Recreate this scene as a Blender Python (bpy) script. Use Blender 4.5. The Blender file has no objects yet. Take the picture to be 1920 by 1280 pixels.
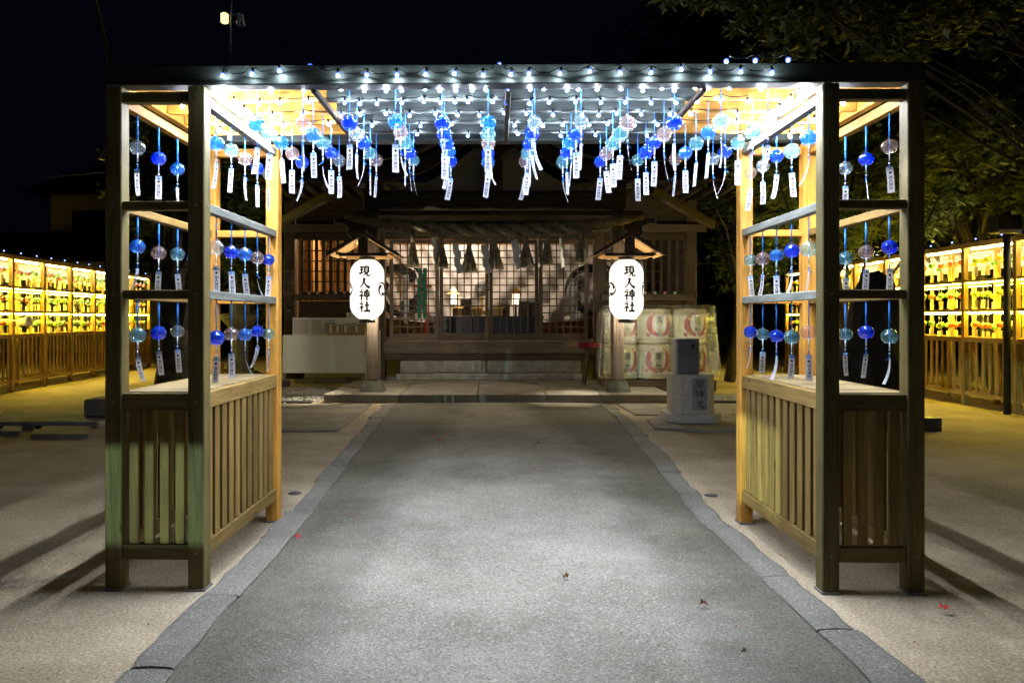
import bpy, bmesh, math, random
from mathutils import Vector, Matrix
import numpy as np
random.seed(11); rng = np.random.default_rng(5)
R = math.radians
sc = bpy.context.scene; col = sc.collection

# ------------------------------------------------------------------ camera, world, exposure
CX, CY, F, H = 914.0, 597.0, 1380.0, 1.3
cd = bpy.data.cameras.new('camera'); cam = bpy.data.objects.new('camera', cd); col.objects.link(cam)
cam.location = (0, 0, H); cam.rotation_euler = (R(90), 0, 0)
cd.sensor_width = 36; cd.lens = F/1920*36; cd.shift_x = (960-CX)/1920; cd.shift_y = -(640-CY)/1920
cd.clip_end = 500; cd.clip_start = .05; sc.camera = cam
w = bpy.data.worlds.new('World'); sc.world = w; w.use_nodes = True
bg = w.node_tree.nodes['Background']; bg.inputs[0].default_value = (.0005, .0011, .0027, 1); bg.inputs[1].default_value = 1.0
sc.view_settings.view_transform = 'Standard'; sc.view_settings.look = 'None'; sc.view_settings.gamma = 1
sc.view_settings.use_curve_mapping = False; sc.view_settings.exposure = 0
cy = sc.cycles
cy.use_denoising = True; cy.use_light_tree = True; cy.max_bounces = 6; cy.diffuse_bounces = 3; cy.glossy_bounces = 3
cy.transmission_bounces = 4; cy.transparent_max_bounces = 24; cy.caustics_reflective = False; cy.caustics_refractive = False
cy.sample_clamp_indirect = 4; cy.sample_clamp_direct = 0
LED = 14.0; CHIP = 8000.0; FRONT_CHIP = 3200.0; SIDE_LED = 130.0; SIDE_CHIP = 6500.0; RACK = 135.0; LANT = 1.5

def at(px, py, Y):                       # a point seen at (px, py) of the photo when it stands Y metres away
    return Vector(((px-CX)/F*Y, Y, H-(py-CY)/F*Y))

# ------------------------------------------------------------------ materials
def new_mat(name):
    m = bpy.data.materials.new(name); m.use_nodes = True
    nt = m.node_tree; nt.nodes.clear(); o = nt.nodes.new('ShaderNodeOutputMaterial')
    return m, nt, o
def nd(nt, t, **k):
    n = nt.nodes.new(t)
    for a, b in k.items():
        if a.startswith('i_'):
            key = a[2:]; key = int(key) if key.isdigit() else key.replace('_', ' ')
            n.inputs[key].default_value = b
        else: setattr(n, a, b)
    return n
def ramp(nt, fac, stops):
    r = nd(nt, 'ShaderNodeValToRGB'); e = r.color_ramp.elements
    while len(e) < len(stops): e.new(.5)
    for x, (p, c) in zip(e, stops): x.position = p; x.color = (*c, 1)
    nt.links.new(fac, r.inputs[0]); return r.outputs[0]
def c4(c): return (*c, 1)

def wood(name, c1, c2, axis=0, rough=.62, spec=.3, knots=True, bump=.25, var=.25):
    m, nt, o = new_mat(name); L = nt.links.new
    tc = nd(nt, 'ShaderNodeTexCoord'); oi = nd(nt, 'ShaderNodeObjectInfo')
    mul = nd(nt, 'ShaderNodeMath', operation='MULTIPLY'); mul.inputs[1].default_value = 37
    L(oi.outputs['Random'], mul.inputs[0])
    add = nd(nt, 'ShaderNodeVectorMath', operation='ADD'); L(tc.outputs['Object'], add.inputs[0])
    cmb = nd(nt, 'ShaderNodeCombineXYZ'); [L(mul.outputs[0], cmb.inputs[i]) for i in range(3)]; L(cmb.outputs[0], add.inputs[1])
    mp = nd(nt, 'ShaderNodeMapping'); s = [16, 16, 16]; s[axis] = 1.1; mp.inputs['Scale'].default_value = s; L(add.outputs[0], mp.inputs[0])
    n1 = nd(nt, 'ShaderNodeTexNoise', i_Scale=2.2, i_Detail=5, i_Roughness=.6, i_Distortion=.6); L(mp.outputs[0], n1.inputs[0])
    mp2 = nd(nt, 'ShaderNodeMapping'); s2 = [90, 90, 90]; s2[axis] = 3; mp2.inputs['Scale'].default_value = s2; L(add.outputs[0], mp2.inputs[0])
    n2 = nd(nt, 'ShaderNodeTexNoise', i_Scale=1.5, i_Detail=3); L(mp2.outputs[0], n2.inputs[0])
    n3 = nd(nt, 'ShaderNodeTexNoise', i_Scale=3.0, i_Detail=4); L(add.outputs[0], n3.inputs[0])
    cr = ramp(nt, n1.outputs[0], [(.3, c2), (.62, c1)])
    mx = nd(nt, 'ShaderNodeMixRGB', blend_type='MULTIPLY', i_0=.5); L(cr, mx.inputs[1])
    L(ramp(nt, n2.outputs[0], [(.3, (.45, .45, .45)), (.6, (1, 1, 1))]), mx.inputs[2])
    mx2 = nd(nt, 'ShaderNodeMixRGB', blend_type='MULTIPLY', i_0=.6); L(mx.outputs[0], mx2.inputs[1])
    L(ramp(nt, n3.outputs[0], [(.3, (.55, .52, .48)), (.65, (1, 1, 1))]), mx2.inputs[2])
    mp4 = nd(nt, 'ShaderNodeMapping'); s4 = [9, 9, 9]; s4[axis] = 2.6; mp4.inputs['Scale'].default_value = s4; L(add.outputs[0], mp4.inputs[0])
    vk = nd(nt, 'ShaderNodeTexVoronoi', i_Scale=1.0); L(mp4.outputs[0], vk.inputs[0])
    mx3 = nd(nt, 'ShaderNodeMixRGB', blend_type='MULTIPLY', i_0=.75); L(mx2.outputs[0], mx3.inputs[1])
    L(ramp(nt, vk.outputs['Distance'], [(.04, (.25, .2, .15)), (.11, (1, 1, 1))]), mx3.inputs[2])
    hs = nd(nt, 'ShaderNodeHueSaturation'); L(mx3.outputs[0], hs.inputs['Color'])
    mr = nd(nt, 'ShaderNodeMapRange'); mr.inputs[3].default_value = 1-var; mr.inputs[4].default_value = 1+var*.7
    L(oi.outputs['Random'], mr.inputs[0]); L(mr.outputs[0], hs.inputs['Value'])
    b = nd(nt, 'ShaderNodeBsdfPrincipled'); L(hs.outputs[0], b.inputs['Base Color'])
    b.inputs['Roughness'].default_value = rough; b.inputs['Specular IOR Level'].default_value = spec
    bp = nd(nt, 'ShaderNodeBump', i_Strength=bump, i_Distance=.004); L(n2.outputs[0], bp.inputs['Height']); L(bp.outputs[0], b.inputs['Normal'])
    L(b.outputs[0], o.inputs[0]); return m
_wc = {}
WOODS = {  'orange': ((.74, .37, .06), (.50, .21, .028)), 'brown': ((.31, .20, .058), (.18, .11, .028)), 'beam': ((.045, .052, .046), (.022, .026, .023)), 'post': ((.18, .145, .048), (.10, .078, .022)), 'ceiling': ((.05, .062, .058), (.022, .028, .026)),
           'grey': ((.30, .32, .28), (.17, .18, .15)), 'dark': ((.085, .058, .036), (.035, .024, .016)),
           'old': ((.16, .12, .085), (.075, .055, .038)), 'rack': ((.66, .42, .10), (.42, .25, .05)),
           'pale': ((.66, .40, .15), (.45, .25, .08)), 'top': ((.48, .37, .19), (.33, .24, .11))}
def W(kind, axis):
    k = (kind, axis)
    if k not in _wc: _wc[k] = wood('%s_wood_%s' % (kind, 'xyz'[axis]), *WOODS[kind], axis=axis)
    return _wc[k]
def matte(name, c, rough=.8, spec=.2, noise=.0, scale=8, bump=0, metal=0, c2=None, detail=5):
    m, nt, o = new_mat(name); L = nt.links.new
    b = nd(nt, 'ShaderNodeBsdfPrincipled'); b.inputs['Base Color'].default_value = c4(c)
    b.inputs['Roughness'].default_value = rough; b.inputs['Specular IOR Level'].default_value = spec; b.inputs['Metallic'].default_value = metal
    if noise or bump or c2:
        tc = nd(nt, 'ShaderNodeTexCoord'); n = nd(nt, 'ShaderNodeTexNoise', i_Scale=scale, i_Detail=detail, i_Roughness=.62); L(tc.outputs['Object'], n.inputs[0])
        lo = c2 or tuple(x*(1-noise) for x in c)
        L(ramp(nt, n.outputs[0], [(.35, lo), (.65, c)]), b.inputs['Base Color'])
        if bump:
            n2 = nd(nt, 'ShaderNodeTexNoise', i_Scale=scale*6, i_Detail=4); L(tc.outputs['Object'], n2.inputs[0])
            bp = nd(nt, 'ShaderNodeBump', i_Strength=bump, i_Distance=.01); L(n2.outputs[0], bp.inputs['Height']); L(bp.outputs[0], b.inputs['Normal'])
    L(b.outputs[0], o.inputs[0]); return m
def emit(name, c, s):
    m, nt, o = new_mat(name); e = nd(nt, 'ShaderNodeEmission', i_1=s); e.inputs[0].default_value = c4(c)
    nt.links.new(e.outputs[0], o.inputs[0]); return m
def bell_glass(name, tint, body, k=.35):
    m, nt, o = new_mat(name); L = nt.links.new
    t = nd(nt, 'ShaderNodeBsdfTransparent'); t.inputs[0].default_value = c4(tint)
    d = nd(nt, 'ShaderNodeBsdfDiffuse'); d.inputs[0].default_value = c4(body)
    tr = nd(nt, 'ShaderNodeBsdfTranslucent'); tr.inputs[0].default_value = c4(body)
    g = nd(nt, 'ShaderNodeBsdfGlossy', i_Roughness=.035); g.inputs[0].default_value = (1, 1, 1, 1)
    a = nd(nt, 'ShaderNodeMixShader', i_0=.5); L(d.outputs[0], a.inputs[1]); L(tr.outputs[0], a.inputs[2])
    tc = nd(nt, 'ShaderNodeTexCoord'); n = nd(nt, 'ShaderNodeTexNoise', i_Scale=14, i_Detail=2); L(tc.outputs['Object'], n.inputs[0])
    mr = nd(nt, 'ShaderNodeMapRange'); mr.inputs[1].default_value = .35; mr.inputs[2].default_value = .65
    mr.inputs[3].default_value = k*.6; mr.inputs[4].default_value = k*1.3; L(n.outputs[0], mr.inputs[0])
    b = nd(nt, 'ShaderNodeMixShader'); L(mr.outputs[0], b.inputs[0]); L(t.outputs[0], b.inputs[1]); L(a.outputs[0], b.inputs[2])
    lw0 = nd(nt, 'ShaderNodeLayerWeight', i_Blend=.5); lw = nd(nt, 'ShaderNodeMapRange'); L(lw0.outputs['Facing'], lw.inputs[0]); lw.inputs[1].default_value = .45; lw.inputs[3].default_value = .13; lw.inputs[4].default_value = .6; c = nd(nt, 'ShaderNodeMixShader'); L(lw.outputs[0], c.inputs[0]); L(b.outputs[0], c.inputs[1]); L(g.outputs[0], c.inputs[2])
    L(c.outputs[0], o.inputs[0]); return m
BELL = {'deep blue': bell_glass('deep_blue_glass', (.12, .26, 1.0), (.01, .10, .9), .40),
        'pale blue': bell_glass('pale_blue_glass', (.30, .62, 1.0), (.03, .24, .85), .34),
        'pink': bell_glass('pink_glass', (.98, .86, .84), (.72, .56, .54), .10),
        'aqua': bell_glass('aqua_glass', (.72, .93, .95), (.2, .52, .66), .15),
        'clear': bell_glass('clear_glass', (.90, .95, .98), (.5, .62, .72), .09)}
def paper_mat():
    m, nt, o = new_mat('tag_paper'); L = nt.links.new
    d = nd(nt, 'ShaderNodeBsdfDiffuse'); d.inputs[0].default_value = (.48, .48, .51, 1); t = nd(nt, 'ShaderNodeBsdfTranslucent'); t.inputs[0].default_value = (.6, .6, .66, 1)
    a = nd(nt, 'ShaderNodeMixShader', i_0=.3); L(d.outputs[0], a.inputs[1]); L(t.outputs[0], a.inputs[2]); L(a.outputs[0], o.inputs[0]); return m
def halo_mat():  # glowing see-through blue, imitates the lens bloom around a bulb
    m, nt, o = new_mat('blue_bulb_halo'); L = nt.links.new
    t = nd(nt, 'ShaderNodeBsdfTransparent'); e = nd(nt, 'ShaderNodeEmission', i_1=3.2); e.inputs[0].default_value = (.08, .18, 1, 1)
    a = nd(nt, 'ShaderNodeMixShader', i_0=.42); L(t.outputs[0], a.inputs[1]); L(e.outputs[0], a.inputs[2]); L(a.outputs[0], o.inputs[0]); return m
M = dict(
    led=emit('led_core', (.66, .82, 1.0), LED), cap=halo_mat(),  # cap: the imitated bloom halo
    sled=emit('side_led_core', (.86, .92, 1.0), SIDE_LED), chip=emit('led_chip', (.74, .83, 1.0), CHIP), fchip=emit('front_led_chip', (.70, .88, 1.0), FRONT_CHIP), schip=emit('side_led_chip', (.88, .93, 1.0), SIDE_CHIP),
    wire=matte('black_wire', (.012, .012, .014), .5), cord=matte('blue_cord', (.03, .19, .62), .55),
    cordw=matte('white_cord', (.7, .75, .8), .5), paper=paper_mat(),
    band=matte('tag_top_band', (.30, .38, .50), .4), ink=matte('black_ink', (.012, .012, .018), .7),
    gpaper=matte('cream_tag_paper', (.82, .66, .30), .8), rim=bell_glass('rim_glass', (.9, .95, 1), (.7, .8, .95), .35),
    stone=matte('grey_stone', (.30, .29, .265), .85, c2=(.17, .165, .15), scale=5, bump=.5),
    slab=matte('paving_stone', (.25, .225, .18), .85, c2=(.15, .135, .105), scale=2.2, bump=.6),
    dstone=matte('dark_stone', (.05, .052, .055), .45, c2=(.03, .03, .032), scale=7, bump=.2, spec=.5),
    plaster=matte('old_plaster', (.25, .24, .235), .9, noise=.3, scale=3), soil=matte('dark_soil', (.05, .042, .03), .95, noise=.5, scale=6, bump=.6),
    black=matte('black_lacquer', (.008, .008, .009), .35, .5), roof=matte('dark_roof', (.045, .05, .055), .6, noise=.4, scale=4),
    white=matte('white_board', (.80, .80, .76), .6, noise=.08, scale=3), curtain=matte('curtain_cloth', (.70, .64, .58), .9, noise=.1, scale=2),
    green=matte('green_cloth', (.03, .30, .20), .8), red=matte('red_cloth', (.6, .06, .04), .8), gold=matte('gilt', (.8, .5, .12), .3, metal=1),
    steel=matte('dull_steel', (.35, .36, .37), .4, metal=.9), straw=matte('straw_wrap', (.46, .40, .28), .9, noise=.3, scale=30, bump=.6),
    barrel=matte('barrel_white', (.42, .39, .27), .8, noise=.15, scale=6, bump=.2), redp=matte('red_print', (.30, .03, .03), .7, noise=.4, scale=5),
    rope=matte('rice_straw_rope', (.40, .33, .21), .95, c2=(.15, .115, .07), scale=14, bump=.9),
    bark=matte('tree_bark', (.10, .085, .06), .95, c2=(.045, .04, .03), scale=9, bump=1), pole=matte('grey_metal', (.2, .2, .2), .5, metal=.6),
    rust=matte('weathered_trim', (.38, .40, .30), .8, noise=.3), tile=matte('roof_tile', (.035, .037, .042), .5, noise=.4, scale=9),
    lightwall=matte('cream_wall', (.72, .68, .58), .9, noise=.12, scale=1.5), blind=matte('white_blind', (.85, .84, .80), .7),
    redleaf=matte('red_leaf', (.55, .05, .05), .6), brownleaf=matte('brown_leaf', (.22, .10, .05), .7))

# ------------------------------------------------------------------ mesh helpers
class MB:
    def __init__(s): s.v = []; s.f = []; s.m = []; s.mi = 0
    def quadgrid(s, P, nu, nv, closeu=False):
        b = len(s.v); s.v += [tuple(p) for p in P]
        for i in range(nu if closeu else nu-1):
            for j in range(nv-1):
                a = b+i*nv+j; c = b+((i+1) % nu)*nv+j
                s.f.append((a, c, c+1, a+1)); s.m.append(s.mi)
        return s
    def box(s, x0, x1, y0, y1, z0, z1):
        b = len(s.v)
        s.v += [(x, y, z) for z in (z0, z1) for y in (y0, y1) for x in (x0, x1)]
        for q in ((0, 2, 3, 1), (4, 5, 7, 6), (0, 1, 5, 4), (2, 6, 7, 3), (0, 4, 6, 2), (1, 3, 7, 5)):
            s.f.append(tuple(b+i for i in q)); s.m.append(s.mi)
        return s
    def poly(s, pts, faces):
        b = len(s.v); s.v += [tuple(p) for p in pts]
        for q in faces: s.f.append(tuple(b+i for i in q)); s.m.append(s.mi)
        return s
    def lathe(s, prof, n=20, c=(0, 0, 0), cap=False):
        P = []
        for i in range(n):
            a = 2*math.pi*i/n
            for r, z in prof: P.append((c[0]+r*math.cos(a), c[1]+r*math.sin(a), c[2]+z))
        b = len(s.v); s.quadgrid(P, n, len(prof), True)
        if cap:
            for j in (0, len(prof)-1):
                f = [b+i*len(prof)+j for i in range(n)]
                s.f.append(tuple(f if j else f[::-1])); s.m.append(s.mi)
        return s
    def tube(s, pts, r, n=6, closed_ends=True):
        pts = [Vector(p) for p in pts]; P = []
        rr = r if hasattr(r, '__len__') else [r]*len(pts)
        u = None
        for i, p in enumerate(pts):
            t = (pts[min(i+1, len(pts)-1)]-pts[max(i-1, 0)]).normalized()
            if u is None: u = t.cross(Vector((0.31, .2, .93))).normalized()
            u = (u-t*u.dot(t)).normalized(); w_ = t.cross(u)
            for k in range(n):
                a = 2*math.pi*k/n; P.append(p+(u*math.cos(a)+w_*math.sin(a))*rr[i])
        b = len(s.v); s.v += [tuple(p) for p in P]
        for i in range(len(pts)-1):
            for k in range(n):
                k2 = (k+1) % n; s.f.append((b+i*n+k, b+i*n+k2, b+(i+1)*n+k2, b+(i+1)*n+k)); s.m.append(s.mi)
        if closed_ends:
            s.f.append(tuple(b+k for k in range(n))[::-1]); s.m.append(s.mi)
            s.f.append(tuple(b+(len(pts)-1)*n+k for k in range(n))); s.m.append(s.mi)
        return s
    def sphere(s, c, r, n=10, m_=6):
        prof = [(max(1e-5, r*math.sin(math.pi*j/m_)), -r*math.cos(math.pi*j/m_)) for j in range(m_+1)]
        return s.lathe(prof, n, c)
    def mesh(s, name, mats, smooth=False):
        me = bpy.data.meshes.new(name); me.from_pydata([tuple(x) for x in s.v], [], s.f)
        for m_ in (mats if isinstance(mats, (list, tuple)) else [mats]): me.materials.append(m_)
        me.polygons.foreach_set('material_index', s.m)
        if smooth: me.polygons.foreach_set('use_smooth', [True]*len(s.f))
        me.update(); return me
def obj(name, me, parent=None, loc=(0, 0, 0), rot=(0, 0, 0)):
    o = bpy.data.objects.new(name, me); col.objects.link(o); o.location = loc; o.rotation_euler = rot
    if parent: o.parent = parent
    return o
def tag(o, label, cat, group=None, kind=None):
    if label: o['label'] = label
    if cat: o['category'] = cat
    if group: o['group'] = group
    if kind: o['kind'] = kind
    return o
def thing(name, label, cat, loc=(0, 0, 0), rz=0, group=None):
    o = bpy.data.objects.new(name, None); col.objects.link(o); o.location = loc; o.rotation_euler = (0, 0, rz)
    o.empty_display_size = .1
    return tag(o, label, cat, group)
def struct(o): o['kind'] = 'structure'; return o
_bx = {}
def boxmesh(dx, dy, dz, mat, bev=.003):
    k = (round(dx, 4), round(dy, 4), round(dz, 4), mat.name, bev)
    if k in _bx: return _bx[k]
    bm = bmesh.new(); bmesh.ops.create_cube(bm, size=1); bmesh.ops.scale(bm, vec=(dx, dy, dz), verts=bm.verts)
    if bev: bmesh.ops.bevel(bm, geom=bm.edges[:], offset=min(bev, min(dx, dy, dz)*.3), segments=1, affect='EDGES')
    me = bpy.data.meshes.new('board'); bm.to_mesh(me); bm.free(); me.materials.append(mat); _bx[k] = me; return me
def bx(name, x0, x1, y0, y1, z0, z1, mat, parent=None, bev=.003, rot=(0, 0, 0)):
    dx, dy, dz = x1-x0, y1-y0, z1-z0
    if isinstance(mat, str): mat = W(mat, (dx, dy, dz).index(max(dx, dy, dz)))
    return obj(name, boxmesh(dx, dy, dz, mat, bev), parent, ((x0+x1)/2, (y0+y1)/2, (z0+z1)/2), rot)
def beam(name, p, q, wdt, hgt, mat, parent=None):      # a straight member between two points, for sloping ones
    p, q = Vector(p), Vector(q); d = q-p; L_ = d.length
    if isinstance(mat, str): mat = W(mat, 0)
    o = obj(name, boxmesh(L_, wdt, hgt, mat), parent, (p+q)/2)
    o.rotation_euler = d.to_track_quat('X', 'Z').to_euler(); return o
def textmesh(body, size, mat, bold=0.0, line=1.0, res=2, depth=0):
    cu = bpy.data.curves.new('txt', 'FONT'); cu.body = body; cu.size = size; cu.align_x = 'CENTER'; cu.align_y = 'CENTER'
    cu.space_line = line; cu.resolution_u = res; cu.extrude = depth
    o = bpy.data.objects.new('txt', cu); col.objects.link(o)
    dg = bpy.context.evaluated_depsgraph_get(); me = bpy.data.meshes.new_from_object(o.evaluated_get(dg))
    bpy.data.objects.remove(o); me.materials.clear(); me.materials.append(mat)
    if bold and len(me.vertices) < 3000:
        bm = bmesh.new()
        for i, (a, b) in enumerate(((0, 0), (1, .4), (-1, -.4), (.4, -1), (-.4, 1))):
            n0 = len(bm.verts); bm.from_mesh(me); bm.verts.ensure_lookup_table()
            for v in bm.verts[n0:]: v.co += Vector((a*bold*size, b*bold*size, i*.00006))
        bm.to_mesh(me); bm.free(); me.materials.clear(); me.materials.append(mat)
    if len(me.vertices) and size > .1:
        bm = bmesh.new(); bm.from_mesh(me); x = -size
        while x < size:
            bmesh.ops.bisect_plane(bm, geom=bm.verts[:]+bm.edges[:]+bm.faces[:], plane_co=(x, 0, 0), plane_no=(1, 0, 0)); x += size/7
        bm.to_mesh(me); bm.free()
    return me
def warp(me, fn):
    for v in me.vertices: v.co = fn(v.co.copy())
    me.update(); return me
NE = [([(20, 98), (30, 87)], 5, 11), ([(5, 74), (39, 75), (24, 52), (3, 33)], 7, 5), ([(24, 55), (24, 1)], 9, 8), ([(28, 50), (41, 37)], 5, 10)]
BRUSH = {
 '現': [([(7, 88), (43, 89)], 8, 9), ([(10, 63), (40, 64)], 8, 8), ([(25, 88), (25, 34)], 9, 9), ([(2, 27), (45, 41)], 12, 4), ([(52, 94), (52, 38)], 9, 9),
        ([(52, 92), (86, 93), (86, 38)], 8, 10), ([(54, 76), (84, 76)], 6, 6), ([(54, 58), (84, 58)], 6, 6), ([(52, 40), (86, 40)], 7, 7), ([(62, 38), (57, 20), (38, 3)], 9, 3), ([(74, 38), (74, 14), (81, 7), (97, 8), (99, 24)], 9, 6)],
 '人': [([(50, 95), (47, 65), (32, 32), (4, 6)], 13, 3), ([(48, 63), (60, 36), (78, 17), (99, 7)], 5, 14)],
 '神': NE+[([(54, 82), (54, 33)], 9, 9), ([(54, 80), (92, 81), (91, 33)], 7, 9), ([(56, 58), (90, 58)], 6, 6), ([(54, 36), (91, 36)], 7, 7), ([(73, 99), (73, -2)], 10, 8)],
 '社': NE+[([(54, 60), (93, 61)], 8, 9), ([(73, 93), (73, 11)], 10, 9), ([(45, 9), (101, 10)], 9, 12)],
 '水': [([(50, 98), (50, 6), (37, 13)], 11, 5), ([(8, 68), (36, 70), (27, 40), (4, 16)], 8, 4), ([(86, 84), (58, 58)], 9, 4), ([(52, 64), (72, 32), (99, 11)], 4, 13)],
 '御': [([(26, 98), (5, 72)], 8, 4), ([(26, 73), (3, 45)], 8, 4), ([(18, 59), (18, -1)], 8, 7), ([(45, 98), (35, 78)], 8, 4), ([(40, 83), (65, 84)], 6, 7), ([(33, 62), (67, 63)], 6, 7), ([(52, 83), (52, 18)], 7, 7),
        ([(52, 42), (65, 42)], 6, 6), ([(40, 45), (40, 18)], 7, 7), ([(32, 12), (68, 22)], 8, 4), ([(73, 88), (95, 88), (94, 28), (84, 31)], 7, 6), ([(73, 88), (73, -3)], 8, 7)]}
def brush(text, size, pitch, mat, fn, bold=1.0):       # vertical brush lettering laid on a surface by fn(x, z, lift)
    g = MB(); n_ = len(text); k = 0
    for ci, ch in enumerate(text):
        zc = ((n_-1)/2-ci)*pitch
        for pts, w0, w1 in BRUSH[ch]:
            k += 1; P = [Vector((a, b)) for a, b in pts]; fine = []
            for a, b in zip(P[:-1], P[1:]):
                m_ = max(2, int((b-a).length/9)); fine += [a.lerp(b, i/m_) for i in range(m_)]
            fine.append(P[-1]); L_ = len(fine)-1
            for _ in range(1): fine = [fine[0]]+[(fine[i-1]+fine[i]*4+fine[i+1])/6 for i in range(1, L_)]+[fine[-1]]
            Q = []
            for i, p in enumerate(fine):
                t = (fine[min(i+1, L_)]-fine[max(i-1, 0)]); t.normalize(); nn = Vector((-t.y, t.x)); q = i/L_
                w_ = (w0*(1-q)+w1*q)*bold*.5*(.72+.28*abs(2*q-1)**1.5)*(1 if 0 < i < L_ else .75)
                for e in (-1, 1):
                    c = p+nn*w_*e; Q.append(fn((c.x-50)/100*size, (c.y-50)/100*size+zc, .00005*(k % 13)))
            g.quadgrid(Q, L_+1, 2)
    return g.mesh('lettering', mat)
def upright(co): return Vector((co.x, -co.z, co.y))   # text lies in XY, stand it up facing -Y

# ================================================================== GROUND
def ground_mat(name, ca, cb, cc, gs, bump=.4, spot=None):
    m, nt, o = new_mat(name); L = nt.links.new
    tc = nd(nt, 'ShaderNodeTexCoord')
    n1 = nd(nt, 'ShaderNodeTexNoise', i_Scale=.7, i_Detail=6, i_Roughness=.65); L(tc.outputs['Object'], n1.inputs[0])
    n2 = nd(nt, 'ShaderNodeTexNoise', i_Scale=gs, i_Detail=3, i_Roughness=.8); L(tc.outputs['Object'], n2.inputs[0])
    n3 = nd(nt, 'ShaderNodeTexVoronoi', i_Scale=gs*.9); L(tc.outputs['Object'], n3.inputs[0])
    c = ramp(nt, n1.outputs[0], [(.36, cb), (.64, ca)])
    mx = nd(nt, 'ShaderNodeMixRGB', blend_type='MULTIPLY', i_0=.85); L(c, mx.inputs[1])
    L(ramp(nt, n2.outputs[0], [(.30, (.25, .25, .24)), (.5, (.85, .85, .85)), (.72, (1.5, 1.48, 1.45))]), mx.inputs[2])
    mx2 = nd(nt, 'ShaderNodeMixRGB', blend_type='MIX'); L(mx.outputs[0], mx2.inputs[1]); mx2.inputs[2].default_value = c4(cc)
    L(ramp(nt, n3.outputs['Color'], [(.78, (0, 0, 0)), (.9, (.55, .55, .55))]), mx2.inputs[0])
    b = nd(nt, 'ShaderNodeBsdfPrincipled'); L(mx2.outputs[0], b.inputs['Base Color']); b.inputs['Roughness'].default_value = .88
    b.inputs['Specular IOR Level'].default_value = .2
    bp = nd(nt, 'ShaderNodeBump', i_Strength=bump, i_Distance=.01); L(n2.outputs[0], bp.inputs['Height'])
    bp2 = nd(nt, 'ShaderNodeBump', i_Strength=.35, i_Distance=.05)
    n4 = nd(nt, 'ShaderNodeTexNoise', i_Scale=5, i_Detail=4); L(tc.outputs['Object'], n4.inputs[0]); L(n4.outputs[0], bp2.inputs['Height'])
    L(bp.outputs[0], bp2.inputs['Normal']); L(bp2.outputs[0], b.inputs['Normal']); L(b.outputs[0], o.inputs[0]); return m
sandm = ground_mat('sandy_ground', (.52, .42, .29), (.28, .215, .135), (.5, .43, .32), 80, .3)
pathm = ground_mat('worn_gravel_path', (.41, .375, .32), (.235, .215, .175), (.48, .46, .40), 100, 1.0)
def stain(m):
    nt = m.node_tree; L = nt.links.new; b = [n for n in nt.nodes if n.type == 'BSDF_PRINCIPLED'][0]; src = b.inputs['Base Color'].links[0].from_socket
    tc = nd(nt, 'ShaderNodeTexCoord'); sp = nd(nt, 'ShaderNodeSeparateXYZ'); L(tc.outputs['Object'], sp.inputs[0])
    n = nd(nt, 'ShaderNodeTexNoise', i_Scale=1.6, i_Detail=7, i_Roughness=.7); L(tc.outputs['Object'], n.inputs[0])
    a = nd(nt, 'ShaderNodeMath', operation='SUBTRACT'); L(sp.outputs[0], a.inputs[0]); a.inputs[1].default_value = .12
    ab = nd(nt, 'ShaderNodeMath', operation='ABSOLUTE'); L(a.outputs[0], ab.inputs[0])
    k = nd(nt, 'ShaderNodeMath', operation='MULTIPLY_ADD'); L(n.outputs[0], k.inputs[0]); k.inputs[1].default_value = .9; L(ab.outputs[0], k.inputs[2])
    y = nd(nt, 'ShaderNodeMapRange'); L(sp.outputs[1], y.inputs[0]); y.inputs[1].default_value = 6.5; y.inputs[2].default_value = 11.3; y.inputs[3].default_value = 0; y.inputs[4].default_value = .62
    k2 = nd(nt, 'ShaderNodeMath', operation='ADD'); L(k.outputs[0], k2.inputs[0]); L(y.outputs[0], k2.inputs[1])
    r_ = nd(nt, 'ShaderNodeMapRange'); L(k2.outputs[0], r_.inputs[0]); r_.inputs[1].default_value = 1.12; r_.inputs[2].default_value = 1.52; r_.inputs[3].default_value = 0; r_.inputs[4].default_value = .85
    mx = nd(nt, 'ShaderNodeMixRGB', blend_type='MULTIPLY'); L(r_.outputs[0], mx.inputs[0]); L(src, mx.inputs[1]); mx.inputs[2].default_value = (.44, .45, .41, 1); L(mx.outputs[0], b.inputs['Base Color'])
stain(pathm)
g = MB(); N = 40; P = []
xs = [-90+180*i/N for i in range(N+1)]; ys = [-30+150*i/N for i in range(N+1)]
for x in xs:
    for y in ys: P.append((x, y, 0))
g.quadgrid(P, N+1, N+1); struct(obj('ground', g.mesh('ground', sandm)))

def edge_l(y, off=0): return (-1.15-.25*max(0, min(1, (y-4.5)/6.5)))+off+.005*math.sin(y*5.3)+.004*math.sin(y*13.1)
def edge_r(y, off=0): return (1.36+.32*max(0, min(1, (y-4.8)/5)))+off+.005*math.sin(y*4.7+1)+.004*math.sin(y*11.9)
g = MB(); P = []; ny = 160; nx = 9
for i in range(ny+1):
    y = -1.5+12.85*i/ny
    for j in range(nx): t = j/(nx-1); P.append((edge_l(y)*(1-t)+edge_r(y)*t, y, .004+.012*math.sin(math.pi*t)))
g.quadgrid(P, ny+1, nx); struct(obj('path', g.mesh('path', pathm)))
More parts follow.
